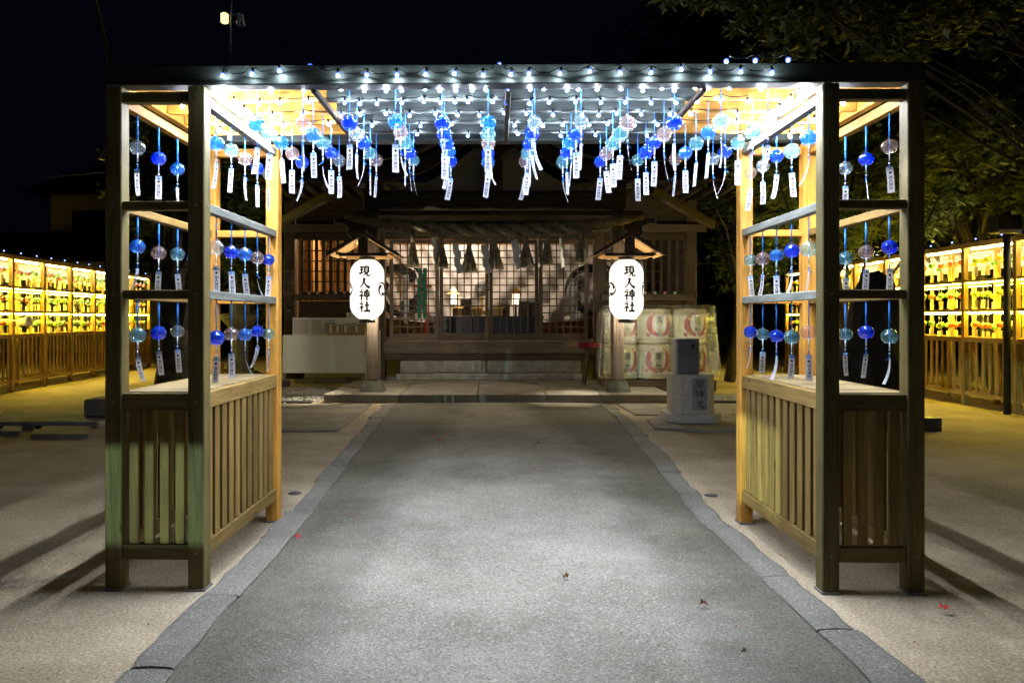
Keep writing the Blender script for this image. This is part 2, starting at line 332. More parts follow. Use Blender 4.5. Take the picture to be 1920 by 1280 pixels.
# granite kerb stones, each one its own piece
kerb_mat = ground_mat('kerb_granite', (.30, .285, .245), (.17, .16, .135), (.40, .38, .34), 110, 1.0)
for side, e, wd in ((-1, edge_l, .17), (1, edge_r, .17)):
    root = thing('path_kerb', 'line of worn granite kerb stones along the %s side of the path' % ('left' if side < 0 else 'right'), 'kerb')
    root['kind'] = 'structure'; del root['category']
    y = -1.2; k = 0
    while y < 11.1:
        L_ = random.uniform(.55, .95); y1 = min(y+L_, 11.15); g = MB(); P = []
        n = 6
        top = .018+random.uniform(-.003, .004); ww = wd+random.uniform(-.02, .025)
        for i in range(n+1):
            yy = y+.006+(y1-y-.012)*i/n
            a, b_ = e(yy), e(yy, side*ww)
            j1, j2 = random.uniform(-.006, .006), random.uniform(-.012, .012)
            lo = .0
            P += [(a+side*.004, yy, lo), (a+side*.004+j1, yy, top-.006), (a+side*.02+j1, yy, top), ((a+b_)/2, yy, top+.003), (b_-side*.02+j2, yy, top), (b_+j2, yy, top-.008), (b_+j2, yy, lo)]
        g.quadgrid(P, n+1, 7)
        for q in (0, n): g.f.append(tuple(q*7+i for i in range(7))); g.m.append(0)
        obj('kerb_stone', g.mesh('kerb_stone', kerb_mat), root); y = y1; k += 1

# ================================================================== PERGOLA
PX, PY, PR = .115, 3.49, R(-.8)
pg = thing('wooden_pergola', 'open timber pergola arch straddling the path, hung with glass wind chimes and lights', 'pergola', (PX, PY, 0), PR)
PM = Matrix.Translation((PX, PY, 0)) @ Matrix.Rotation(PR, 4, 'Z')
DEP = 1.26
for s in (-1, 1):
    def sx(a, b): return (a, b) if s > 0 else (-b, -a)
    for (a, b) in ((1.466, 1.546), (1.865, 1.945)):
        for v in (0, DEP-.08):
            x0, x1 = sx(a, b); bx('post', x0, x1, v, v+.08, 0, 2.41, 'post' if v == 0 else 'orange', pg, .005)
            bx('post_foot', x0-.006, x1+.006, v-.006, v+.086, 0, .012, M['pole'], pg, .001)
            for zc in (.182, .902, 1.415, 1.841, 2.36):
                if v == 0: bx('bolt_head', (x0+x1)/2-.005, (x0+x1)/2+.005, v-.003, v-.0005, zc-.005, zc+.005, M['pole'], pg, .001)
                xx = x0-.003 if s > 0 else x1+.0005
                bx('bolt_head', xx, xx+.0025, v+.035, v+.045, zc-.005, zc+.005, M['pole'], pg, .001)
    # rails: front/back of each bay, inner and outer side
    for (z0, z1) in ((.146, .218), (.862, .942), (1.394, 1.437), (1.82, 1.862), (2.335, 2.385)):
        x0, x1 = sx(1.547, 1.864)
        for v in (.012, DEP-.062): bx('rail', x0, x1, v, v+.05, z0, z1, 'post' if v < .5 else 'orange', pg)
        kind = 'orange' if z0 > 2.2 else 'brown'
        for (a, b) in ((1.476, 1.522), (1.889, 1.935)):
            x0, x1 = sx(a, b); bx('rail', x0, x1, .081, DEP-.081, z0, z1, kind if a > 1.6 else ('grey' if z0 > 1.3 else 'brown'), pg)
    # slats of the lower panels
    for i in range(11):
        v = .092+.098*i
        x0, x1 = sx(1.486, 1.504); bx('slat', x0, x1, v, v+.063, .219, .861, 'brown', pg)
        x0, x1 = sx(1.900, 1.918); bx('slat', x0, x1, v, v+.063, .219, .861, 'brown', pg)
    for i in range(4):
        a = 1.572+.074*i; x0, x1 = sx(a, a+.044)
        for v in (.022, DEP-.042): bx('slat', x0, x1, v, v+.018, .219, .861, 'brown', pg)
    # counter boards
    for i in range(13):
        v = .083+.0845*i; x0, x1 = sx(1.53, 1.888)
        bx('counter_board', x0, x1, v, v+.078, .922, .946, 'top', pg)
    # long top members and bay ceiling
    for (a, b) in ((1.470, 1.520), (1.891, 1.941)):
        x0, x1 = sx(a, b); bx('side_beam', x0, x1, .086, DEP-.086, 2.422, 2.505, 'grey' if a < 1.6 else 'orange', pg)
    for v in (.13, .34, .56, .78, 1.01):
        x0, x1 = sx(.955, 1.468); bx('joist', x0, x1, v-.017, v+.018, 2.428, 2.504, 'orange', pg)
        x0, x1 = sx(1.522, 1.889); bx('joist', x0, x1, v-.017, v+.018, 2.428, 2.504, 'orange', pg)
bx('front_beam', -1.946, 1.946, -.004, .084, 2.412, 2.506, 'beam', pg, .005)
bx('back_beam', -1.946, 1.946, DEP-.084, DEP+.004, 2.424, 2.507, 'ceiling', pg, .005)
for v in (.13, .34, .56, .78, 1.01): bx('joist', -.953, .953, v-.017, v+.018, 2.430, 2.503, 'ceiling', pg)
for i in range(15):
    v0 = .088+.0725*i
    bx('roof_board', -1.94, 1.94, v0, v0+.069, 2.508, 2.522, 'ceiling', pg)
for x in (-.965, -.015, .935): bx('ceiling_batten', x-.014, x+.014, .086, DEP-.086, 2.402, 2.427, 'dark', pg)

# ------------------------------------------------------------------ string lights
def bulbmesh(core, cap, chip, rc=.0065, rk=.0135, rp=.006):  # cap: add the shell that imitates lens bloom
    g = MB(); g.sphere((0, 0, 0), rc, 8, 5)
    g.mi = 2; g.lathe([(.0045, .006), (.006, .010), (.006, .026), (.002, .028)], 7)
    if cap: g.mi = 1; g.sphere((0, 0, 0), rk, 10, 6)  # blue glow shell standing in for lens bloom
    g.mi = 3; n = 8; g.poly([(rp*math.cos(-6.283*i/n), rp*math.sin(-6.283*i/n), -rc-.0008) for i in range(n)], [tuple(range(n))])
    return g.mesh('bulb', [core, M['cap'], M['wire'], chip], True)  # M['cap'] is the imitated bloom halo
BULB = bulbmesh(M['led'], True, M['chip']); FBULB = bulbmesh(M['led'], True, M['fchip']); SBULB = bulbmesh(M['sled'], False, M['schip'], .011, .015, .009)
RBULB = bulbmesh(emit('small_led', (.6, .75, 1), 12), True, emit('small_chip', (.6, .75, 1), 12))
def light_string(pts, label, mesh, group, sag=.02, loc=None, drop=.004):
    root = thing('string_light', label, 'string light', (0, 0, 0), 0, group)
    pts = [PM @ Vector(p) for p in pts]
    root.location = pts[0]; o0 = pts[0]
    path = []
    for a, b in zip(pts[:-1], pts[1:]):
        for t in (0, .33, .66):
            q = a.lerp(b, t); q.z += .030-sag*math.sin(math.pi*t); path.append(q-o0)
    path.append(pts[-1]-o0+Vector((0, 0, .03)))
    g = MB(); g.tube(path, .0028, 5); obj('wire', g.mesh('wire', M['wire'], True), root)
    for p in pts:
        obj('bulb', mesh, root, p-o0, (random.uniform(-.3, .3), random.uniform(-.3, .3), random.uniform(0, 6)))
    return root
fr = [(415, 139), (470, 136), (522, 130), (580, 123), (633, 139), (687, 139), (744, 139), (798, 138), (852, 137), (906, 140), (937, 122), (958, 139),
      (992, 138), (1050, 138), (1105, 134), (1162, 137), (1220, 137), (1276, 131), (1330, 136), (1387, 136), (1445, 138)]
Pi = PM.inverted()
def loc_front(px, py, v): p = at(px, py, PY+v); q = Pi @ p; return Vector((q.x, v, q.z))
light_string([loc_front(x, y, -.036 if y > 125 else .02) for x, y in fr], 'long string of white bulbs along the front beam of the pergola', FBULB, None, .03)
light_string([loc_front(x, y, .12) for x, y in ((1360, 117), (1414, 116), (1475, 115))], 'short string of three bulbs standing above the right end of the front beam', FBULB, None, .02)
rows = ['first', 'second', 'third', 'fourth', 'last']
for r_, v in enumerate((.092, .302, .522, .742, .972)):
    pts = []; x = -1.30 if r_ < 4 else -.9
    dens = (.085, .10, .115, .15, .26)[r_]
    while x < (1.32 if r_ < 4 else .95):
        pts.append((x, v, 2.416+random.uniform(-.008, .006))); x += dens*random.uniform(.65, 1.4)*(1.6 if abs(x) > .95 else 1)
    light_string(pts, 'string of bulbs under the %s ceiling joist from the front of the pergola' % rows[r_], BULB, 'strings of bulbs under the pergola ceiling', .012)
for s, nm in ((-1, 'left'), (1, 'right')):
    light_string([(s*1.405, .07+.155*i, 2.40) for i in range(7)], 'string of glaring white bulbs on the inner side beam above the %s counter' % nm, SBULB, 'glaring side strings', .01)
    light_string([(s*1.70, .30+.17*i, 2.405) for i in range(5)], 'string of glaring white bulbs under the ceiling of the %s bay' % nm, SBULB, 'glaring side strings', .01)

# ------------------------------------------------------------------ wind chimes
prof = []
for i in range(13):
    a = math.pi*(.03+.765*i/12); prof.append((.0425*math.sin(a), .0405*math.cos(a)))
RB, ZB = prof[-1]
def bellmesh(mat, n=22):
    g = MB(); g.lathe(prof, n)
    return g.mesh('bell', mat, True)
BM_ = {k: bellmesh(m_) for k, m_ in BELL.items()}
g = MB()
ring = [(RB+.0016*math.cos(a), ZB+.002*math.sin(a)) for a in [2*math.pi*i/6 for i in range(7)]]
g.lathe(ring, 22); RIM = g.mesh('rim', M['rim'], True)
g = MB(); g.sphere((0, 0, .0445), .0055, 8, 5); KNOB = g.mesh('knob', M['rim'], True)
def cordmesh(L_, r, mat):
    g = MB(); g.tube([(0, 0, .040), (0, 0, .040+L_)], r, 6); g.tube([(0, 0, -.055), (0, 0, .036)], .0022, 5); return g.mesh('cord', mat, True)
CORD = {}
g = MB(); g.lathe([(.001, .0), (.0035, .0), (.0035, -.045), (.001, -.045)], 8, (0, 0, -.028)); g.sphere((0, 0, -.085), .0048, 8, 5)
STEM = g.mesh('clapper', M['cordw'], True)
g = MB(); g.tube([(0, 0, -.08), (.0, 0, -.112)], .0026, 5); g.tube([(0, 0, -.108), (.012, .003, -.114), (.022, .004, -.122)], .0016, 5); TIE = g.mesh('tie', M['cord'], True)
def tagmesh(bend, twist):
    g = MB(); n = 7; Wt, Ht = .0160, .130
    def f(x, z):
        t = -z/Ht; return (x, bend*t*t*.06+twist*x*t*3, z)
    P = []
    for i in range(n+1):
        z = -Ht*i/n
        for x in (-Wt, 0, Wt): P.append(f(x, z))
    g.quadgrid(P, n+1, 3)
    for i in range(len(g.m)): g.m[i] = 1 if i < 4 and i // 2 < 1 else 0
    me = g.mesh('paper', [M['paper'], M['band']], True)
    t = textmesh('現\n人\n神\n社', .0185, M['ink'], .012, .92, 1)
    def wf(c):
        p = f(c.x, c.y-.083); return Vector((p[0], p[1]-.0009, p[2]))
    warp(t, wf)
    g2 = MB(); pts = []; m_ = 10
    for i in range(m_): a = 2*math.pi*i/m_; p = f(.0065*math.cos(a), -.032+.0065*math.sin(a)); pts.append((p[0], p[1]-.0009, p[2]))
    g2.poly(pts, [tuple(range(m_))]); cr = g2.mesh('crest', M['ink'])
    return me, t, cr
TAGS = [tagmesh(b, t) for b, t in ((0, 0), (-.3, .05), (.35, -.06), (.65, .1))]
def chime(loc, color, clen, ang, label, group, cr=.0035, kind=0, rz=None):
    root = thing('wind_chime', label, 'wind chime', loc, 0, group)
    bs = random.uniform(.88, .97)
    k = (round(clen, 2), cr)
    if k not in CORD: CORD[k] = cordmesh(clen, cr, M['cord'])
    obj('cord', CORD[k], root); b = obj('glass_bell', BM_[color], root, (0, 0, 0), (random.uniform(-.06, .06), random.uniform(-.06, .06), random.uniform(0, 6)))
    b.scale = (bs, bs, bs*random.uniform(.96, 1.04)); obj('rim', RIM, b); obj('knob', KNOB, b); obj('clapper', STEM, root, (0, 0, 0)); obj('tie', TIE, root, (0, 0, 0), (0, 0, random.uniform(0, 6)))
    me, t, crest = TAGS[kind]
    d = random.uniform(-.012, .012)
    p = obj('paper_tag', me, root, (0, 0, -.105+d), (random.uniform(-.12, .12), random.uniform(-.10, .10), ang))
    obj('lettering', t, p); obj('crest', crest, p)
    return root
cn = {'D': 'deep blue', 'L': 'pale blue', 'P': 'pink', 'T': 'aqua', 'C': 'clear'}
ordn = ['first', 'second', 'third', 'fourth', 'fifth', 'sixth', 'seventh', 'eighth', 'ninth', 'tenth', 'eleventh', 'twelfth']
cols_ = ['LTLPD', 'PLTDC', 'DCDTP', 'LPTDT', 'DDDLD', 'LTPDL', 'CDDTP', 'CDLDT', 'PTTPD', 'DPDDT', 'TLTLP', 'PTTDC']
Dr = (3.65, 3.86, 4.08, 4.30, 4.53)
for c_, s_ in enumerate(cols_):
    for r_, ch in enumerate(s_):
        x = (484+86.3*c_-CX)/F*3.65; D = Dr[r_]
        loc = at(0, 0, 1); z = 2.262+[0, -.0, .0, .0, .0][r_]+random.uniform(-.008, .008)
        p = Pi @ Vector((x, D, z)); v = (.13, .34, .56, .78, 1.01)[r_]
        wp = PM @ Vector((p.x, v, z)); ang = random.choice([0, 0, .3, -.35, 1.1, 1.35, -1.3, 1.5, -1.45])+random.uniform(-.15, .15)
        where = 'under the %s ceiling joist, %s from the left' % (rows[r_], ordn[c_])
        chime(wp, cn[ch], 2.43-z-.04, ang, '%s glass chime %s' % (cn[ch], where), 'wind chimes under the pergola ceiling', .0022, random.choice([0, 0, 1, 2, 3]))
side = {('left', 'top', 'in'): 'LTPDC', ('left', 'top', 'out'): 'CDLP', ('left', 'middle', 'in'): 'CDLPD', ('left', 'middle', 'out'): 'LPTL',
        ('left', 'bottom', 'in'): 'DPLDT', ('left', 'bottom', 'out'): 'TDCP', ('right', 'top', 'in'): 'LTDCP', ('right', 'top', 'out'): 'PDCT',
        ('right', 'middle', 'in'): 'TDLPT', ('right', 'middle', 'out'): 'DPTD', ('right', 'bottom', 'in'): 'PTDTD', ('right', 'bottom', 'out'): 'TDTC'}
zt = {'top': (2.335, 2.20), 'middle': (1.82, 1.655), 'bottom': (1.394, 1.215)}
for (sd, tier, io), s_ in side.items():
    sg = -1 if sd == 'left' else 1
    u = sg*(1.505 if io == 'in' else 1.905)
    zz, zb = zt[tier]
    if io == 'out' and tier == 'top': zb = 2.165
    for i, ch in enumerate(s_):
        v = (.25+.215*i) if io == 'in' else (.24+.235*i)
        z = zb+random.uniform(-.015, .015)
        wp = PM @ Vector((u, v, z))
        ang = random.choice([0, 0, .2, -.3, 1.2, -1.3, 1.45])+random.uniform(-.1, .1)
        where = 'below the %s %s rail of the %s tower, %s back' % (tier, 'inner' if io == 'in' else 'outer', sd, ordn[i])
        chime(wp, cn[ch], zz-z-.04, ang, '%s glass chime %s' % (cn[ch], where), 'wind chimes in the pergola towers', .0055 if io == 'out' else .0035, random.choice([0, 0, 1, 2, 3]))

# ================================================================== DISPLAY RACKS
def rack(name_side, p0, p1, nb, colsets):
    d = (Vector(p1)-Vector(p0)); ln = d.length; ang = math.atan2(d.y, d.x)
    root = thing('display_rack', 'long lit timber rack of colourful wind chimes far to the %s of the shrine' % name_side, 'rack', (p0[0], p0[1], 0), ang, 'lit racks of wind chimes')
    RMx = Matrix.Translation((p0[0], p0[1], 0)) @ Matrix.Rotation(ang, 4, 'Z')
    bay = ln/nb; sgn = 1 if name_side == 'left' else -1     # back plane lies on +sgn side
    def sy(a, b): return (a, b) if sgn > 0 else (-b, -a)
    strip = emit('rack_strip_light_'+name_side, (1, .80, .06), RACK)
    wstrip = emit('rack_white_strip_'+name_side, (1, .84, .45), RACK*.9)
    for i in range(nb+1):
        t = i*bay
        for (a, b) in ((0, .07), (.50, .57)):
            y0, y1 = sy(a, b); bx('post', t-.035, t+.035, y0, y1, .0, 2.36, 'rack', root)
    for i in range(nb):
        t0, t1 = i*bay+.036, (i+1)*bay-.036
        for (a, b) in ((.012, .052), (.512, .552)):
            y0, y1 = sy(a, b)
            for (z0, z1) in ((.15, .21), (.95, 1.02), (1.40, 1.44), (1.84, 1.88)): bx('rail', t0, t1, y0, y1, z0, z1, 'rack', root)
        for k in range(7):
            a = t0+.035+k*(t1-t0-.02)/7
            y0, y1 = sy(.022, .040); bx('slat', a, a+.055, y0, y1, .211, .949, 'rack', root)
        for k in range(3):
            a = t0+.1+k*.32; y0, y1 = sy(.072, .498); bx('joist', a, a+.03, y0, y1, 2.37, 2.42, 'rack', root)
        for q in range(1, 4):
            y0, y1 = sy(.0+q*.143, .139+q*.143); bx('roof_board', i*bay+.002, (i+1)*bay-.002, y0, y1, 2.432, 2.446, 'rack', root)  # added to hold back upward strip light; front edge left open for the leaves
        y0, y1 = sy(.06, .50); bx('shelf_board', t0, t1, y0, y1, .965, .985, 'rack', root)
        y0, y1 = sy(.555, .575); bl = MB()
        for k in range(10): bl.box(t0, t1, y0, y1-.006*(k % 2), 2.06+k*.03, 2.083+k*.03)
        obj('blind', bl.mesh('blind', M['blind']), root)
        a = (t0+t1)/2; y0, y1 = sy(.53, .56); bx('back_stud', a-.03, a+.03, y0, y1, .3, 2.06, 'rack', root)
        for (z, ya, h_) in ((2.335, .10, .012), (1.822, .030, .012), (1.382, .030, .012), (1.80, .47, .008), (1.37, .47, .006)):
            y0, y1 = sy(ya-.008, ya+.008); bx('light_strip', t0+.02, t1-.02, y0, y1, z, z+h_, strip if z < 2 else wstrip, root, 0)
    y0, y1 = sy(-.01, .08); bx('top_beam', -.08, ln+.08, y0, y1, 2.361, 2.43, 'rack', root)
    y0, y1 = sy(.49, .58); bx('top_beam', -.08, ln+.08, y0, y1, 2.361, 2.43, 'rack', root)
    # string of bulbs on top
    sroot = thing('string_light', 'string of small bulbs lying along the top of the %s display rack' % name_side, 'string light', RMx @ Vector((0, 0, 2.465)), ang, 'strings of bulbs on the racks')
    g = MB(); g.tube([(t*ln/30, sgn*.03, .01*math.sin(t*2)) for t in range(31)], .004, 5); obj('wire', g.mesh('wire', M['wire']), sroot)
    for k in range(nb*2): obj('bulb', RBULB, sroot, ((k+.5)*ln/(nb*2), sgn*.02, .015))
    # chimes
    cc = []
    def simple(cname, c):
        m_ = bell_glass('rack_glass_'+cname.replace(' ', '_'), tuple(.4+.6*x for x in c), c, .95); return m_
    palette = {k: simple(k, v) for k, v in colsets.items()}
    keys = list(palette)
    lowprof = prof[::2]
    def small(g, x, y, z, hang):
        g.mi = 0; g.lathe([(r_*1.15, z_*1.15) for r_, z_ in lowprof], 10, (x, y, z))
        g.mi = 2; g.box(x-.0015, x+.0015, y-.0015, y+.0015, z-.1, z+hang)
        a = random.uniform(-1.2, 1.2)+1.57*0; w_ = .026; g.mi = 1
        c_, s_ = math.cos(a)*w_, math.sin(a)*w_; q = random.uniform(-.01, .01)
        g.poly([(x-c_, y-s_, z-.085), (x+c_, y+s_, z-.085), (x+c_+q, y+s_, z-.21), (x-c_+q, y-s_, z-.21)], [(0, 1, 2, 3)])
    protos = {k: [] for k in keys}
    for k in keys:
        for _ in range(3):
            g = MB(); small(g, 0, 0, 0, .12); protos[k].append(g)
    tiers = [('top', 2.16, .17), ('middle', 1.66, .14), ('bottom', 1.20, .16)]
    meshes = {}
    back = MB(); backs = {k: MB() for k in keys}
    for ti, (tn, z, hang) in enumerate(tiers):
        for i in range(nb):
            for k in range(4):
                x = i*bay+.16+k*(bay-.24)/3.35
                kk = keys[min(len(keys)-1, int((i+ti*.4+k*.2+random.uniform(-.8, .8)) % len(keys)))]
                mk = (kk, ti, k % 2)
                if mk not in meshes:
                    g = MB(); small(g, 0, 0, 0, hang)
                    meshes[mk] = {'bell': None}
                    b = MB(); b.lathe([(r_*1.2, z_*1.2) for r_, z_ in lowprof], 12); meshes[mk]['bell'] = b.mesh('bell', palette[kk], True)
                    b = MB(); b.box(-.0015, .0015, -.0015, .0015, -.1, hang+.03); meshes[mk]['cord'] = b.mesh('cord', M['cordw'])
                    b = MB(); b.box(-.025, .025, -.0006, .0006, -.235, -.085); meshes[mk]['tag'] = b.mesh('tag', M['gpaper'])
                wp = RMx @ Vector((x, sgn*.10, z+random.uniform(-.02, .02)))
                o = thing('wind_chime', '%s chime on the %s tier of the %s rack, %s bay, %s in it' % (kk, tn, name_side, ordn[i], ordn[k]), 'wind chime', wp, 0, 'wind chimes on the %s rack' % name_side)
                obj('glass_bell', meshes[mk]['bell'], o); obj('cord', meshes[mk]['cord'], o); obj('paper_tag', meshes[mk]['tag'], o, (0, 0, 0), (0, 0, random.uniform(0, 3)))
            for k in range(5):
                kk = random.choice(keys); x = i*bay+.12+k*(bay-.2)/4.2
                small(backs[kk], x, sgn*.40, z+random.uniform(-.03, .03), hang)
    tot = MB(); mats = []
    for q, kk in enumerate(keys):
        b = backs[kk]; off = len(tot.v); tot.v += b.v; tot.f += [tuple(i+off for i in f) for f in b.f]
        tot.m += [(q if m_ == 0 else len(keys)+m_-1) for m_ in b.m]
    o = obj('wind_chimes', tot.mesh('wind_chimes', [palette[k] for k in keys]+[M['gpaper'], M['cordw']], True)); o.matrix_world = RMx
    tag(o, 'back row of small wind chimes hanging deep inside the %s display rack' % name_side, None, 'wind chimes on the %s rack' % name_side, 'stuff')
rack('left', (-8.34, 12.02), (-8.98, 19.6), 7, {'maroon': (.28, .02, .07), 'rose': (.55, .25, .25), 'pale green': (.35, .62, .38), 'lime': (.45, .7, .05), 'grey green': (.22, .38, .33)})
rack('right', (7.23, 9.0), (7.18, 17.75), 8, {'yellow': (.85, .65, .02), 'yellow green': (.55, .65, .03), 'orange': (.85, .28, .03), 'green': (.2, .5, .03), 'amber': (.75, .5, .2)})

# ================================================================== SHRINE
FY = 14.4                                   # front plane of the hall
sh = thing('shrine_hall', 'dark timber shrine hall with latticed doors at the end of the path', 'shrine', (0, FY, 0))
def sb(name, x0, x1, y0, y1, z0, z1, mat, parent=sh, bev=.006): return bx(name, x0, x1, y0-FY, y1-FY, z0, z1, mat, parent, bev)
FZ = .86
# stone apron, steps
ap = thing('stone_platform', None, None); del_ = ap; ap['kind'] = 'structure'; ap['label'] = 'low stone apron in front of the shrine hall'
slabm = M['slab']
xs = [-2.52, -1.35, -.15, .9, 1.75, 2.86]
for a, b in zip(xs[:-1], xs[1:]): bx('paving_slab', a+.004, b-.004, 11.30, 13.86, .012, .133, slabm, ap, .008)
for k in range(6): bx('kerb_block', -5.2+k*.42, -4.8+k*.42, 11.28, 11.42, 0, .03, M['dstone'], ap, .01)
bx('kerb_block', 2.90, 5.4, 11.30, 11.42, 0, .035, M['dstone'], ap, .01)
st = thing('stone_steps', 'two pale stone steps below the shrine doors', 'steps', (0, 13.9, 0))
for i, (a, b) in enumerate(((-1.72, -.3), (-.294, .95), (.956, 1.86))): bx('lower_step_stone', a, b, -.04, .30, .134, .252, M['stone'], st, .012)
for i, (a, b) in enumerate(((-1.68, -.02), (-.012, 1.80))): bx('upper_step_stone', a, b, .22, .50, .253, .49, M['stone'], st, .02)
# podium under the hall
bx('podium', -3.9, 4.1, .45, 4.5, 0, .12, M['stone'], sh, .01)
for x in (-3.7, -2.1, 2.2, 3.9): sb('floor_post', x-.08, x+.08, FY+.02, FY+.18, .12, .60, 'dark')
sb('sill_beam', -2.02, 2.12, FY-.10, FY+.10, .62, .855, 'old')
sb('sill_board', -2.0, 2.1, FY-.05, FY+.09, .50, .618, 'dark')
sb('floor', -3.85, 4.03, FY+.11, FY+4.4, .78, .85, 'old')
# main posts
for x in (-3.86, -2.10, 2.18, 3.98): sb('main_post', x-.10, x+.10, FY-.06, FY+.14, .12, 3.6, 'dark')
sb('lintel', -3.75, 3.87, FY-.04, FY+.10, 2.86, 3.02, 'dark'); sb('upper_wall', -3.75, 3.87, FY, FY+.06, 3.021, 3.9, 'dark')
sb('lintel', -3.95, 4.25, FY-.14, FY-.062, 2.98, 3.13, 'old')
# doors
dw = (1.98-(-1.92))/4; dz0, dz1 = .875, 2.84
for i in range(4):
    x0 = -1.92+i*dw; x1 = x0+dw; yy = FY+(.02 if i in (0, 3) else .065)
    dr = thing('lattice_door', None, None, (x0, yy-FY, dz0)); dr.parent = sh
    h_ = dz1-dz0
    bx('stile', .004, .075, -.02, .02, 0, h_, 'old', dr); bx('stile', dw-.075, dw-.004, -.02, .02, 0, h_, 'old', dr)
    bx('bottom_board', .076, dw-.076, -.014, .014, .0, .13, 'old', dr); bx('top_rail', .076, dw-.076, -.018, .018, h_-.06, h_, 'old', dr)
    nbar = 6; iw = dw-.15
    for k in range(1, nbar): x = .075+iw*k/nbar; bx('lattice_bar', x-.011, x+.011, -.012, .006, .13, h_-.06, 'old', dr, .001)
    nh = 13 if i in (0, 3) else 13
    for k in range(1, nh+1):
        z = .13+.1355*k
        if (i in (1, 2) and z < .60) or z > h_-.08: continue
        bx('lattice_bar', .076, dw-.076, -.006, .012, z-.011, z+.011, 'old', dr, .001)
# side windows with vertical bars
for sd, (x0, x1) in (('left', (-3.62, -2.22)), ('right', (2.30, 3.86))):
    win = thing('barred_window', None, None, (x0, 0, 1.9)); win.parent = sh
    W_ = x1-x0; zb, ztop = -.08, .93
    bx('window_frame', 0, W_, -.06, .06, zb-.09, zb, 'dark', win); bx('window_frame', 0, W_, -.06, .06, ztop, ztop+.12, 'dark', win)
    nb = 10
    for k in range(nb+1):
        x = W_*k/nb; bx('window_bar', x-.03, x+.03, -.04, .02, zb, ztop, 'dark', win)
    for k in range(1, 5): z = zb+(ztop-zb)*k/5+.0; bx('lattice_bar', 0, W_, .024, .04, z-.011, z+.011, 'dark', win, .001)
    bx('ledge', -.1, W_+.12, -.20, -.062, zb-.17, zb-.05, 'old', win)
    bx('wall_panel', -.05, W_+.05, .0, .05, -1.1, zb-.18, 'dark', win)
    for k in range(7):
        x = .14+k*(W_-.2)/7
        bx('paper_charm', x, x+.05, -.16, -.14, zb-.05, zb+.005, matte('charm_%s%d' % (sd, k), random.choice([(.5, .5, .48), (.35, .5, .5), (.5, .25, .22), (.5, .48, .4)]), .8), win, .002)
# hall walls behind
pine = matte('pale_pine_wall', (.55, .33, .14), .7, c2=(.42, .24, .09), scale=3)
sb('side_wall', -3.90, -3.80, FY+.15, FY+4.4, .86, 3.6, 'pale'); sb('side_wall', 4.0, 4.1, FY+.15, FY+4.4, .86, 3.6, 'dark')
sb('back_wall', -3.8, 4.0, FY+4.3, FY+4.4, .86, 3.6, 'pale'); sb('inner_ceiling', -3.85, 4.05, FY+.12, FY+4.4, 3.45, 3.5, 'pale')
for k in range(8): sb('wall_stud', -3.79, -3.74, FY+.4+k*.5, FY+.46+k*.5, .86, 3.44, 'pale')
sb('partition', -2.45, -2.40, FY+.9, FY+4.3, .86, 3.44, 'pale'); 
# ceiling lamps inside (the hall is lit)
def lamp(name, loc, label, col_, e, r=.12):
    t = thing(name, label, 'lamp', loc, 0)
    g = MB(); g.lathe([(.001, .05), (r*.6, .05), (r, .0), (r*.9, -.01)], 16); obj('lamp_shade', g.mesh('lamp_shade', M['white'], True), t)
    g = MB(); g.sphere((0, 0, -.02), r*.6, 12, 8); obj('lamp_bulb', g.mesh('lamp_bulb', emit(name+'_glow', col_, e), True), t)
lamp('ceiling_lamp', (-.6, FY+1.1, 3.38), 'warm ceiling lamp inside the hall above the altar', (1, .82, .64), 850)
lamp('ceiling_lamp', (-3.1, FY+1.6, 3.38), 'orange ceiling lamp in the left room behind the barred window', (1, .72, .42), 620)
# curtain with crests
g = MB(); P = []; nu, nv = 150, 24
for i in range(nu+1):
    x = -2.35+5.9*i/nu
    for j in range(nv+1):
        t = j/nv; z = 2.95-1.62*t
        sag = .06*math.sin((x*1.3+t*1.7)*7)*(.3+t)+.03*math.sin((x-t*.9)*19)
        P.append((x, 2.1+sag, z-.12*t*abs(math.sin(x*1.35))))
g.quadgrid(P, nu+1, nv+1); cur = obj('curtain', g.mesh('curtain', M['curtain'], True), None, (0, FY, 0)); tag(cur, 'pale shrine curtain with black swirl crests hanging behind the altar', 'curtain')
def tomoe(cx, cz, r, y, parent):
    for k in range(3):
        a0 = k*2*math.pi/3+.5; g = MB(); P = []
        n = 26
        for i in range(n+1):
            t = i/n; a = a0+t*3.0; rr = r*(.52+.42*t); wd = r*.40*(1-t)**.8*(1 if t > .0 else 1)+.004
            if t < .12: wd *= math.sqrt(max(.0, 1-((.12-t)/.12)**2))+.02
            rr_in, rr_out = max(.02, min(rr-wd*.5, .95*r)), min(rr+wd*.5, .98*r)
            for q in (rr_in, rr_out): P.append((cx+q*math.cos(a), y, cz+q*math.sin(a)))
        g.quadgrid(P, n+1, 2); obj('crest', g.mesh('crest', M['black']), parent)
tomoe(-1.95, 1.95, .68, 1.99, cur); tomoe(2.35, 1.95, .68, 1.99, cur)
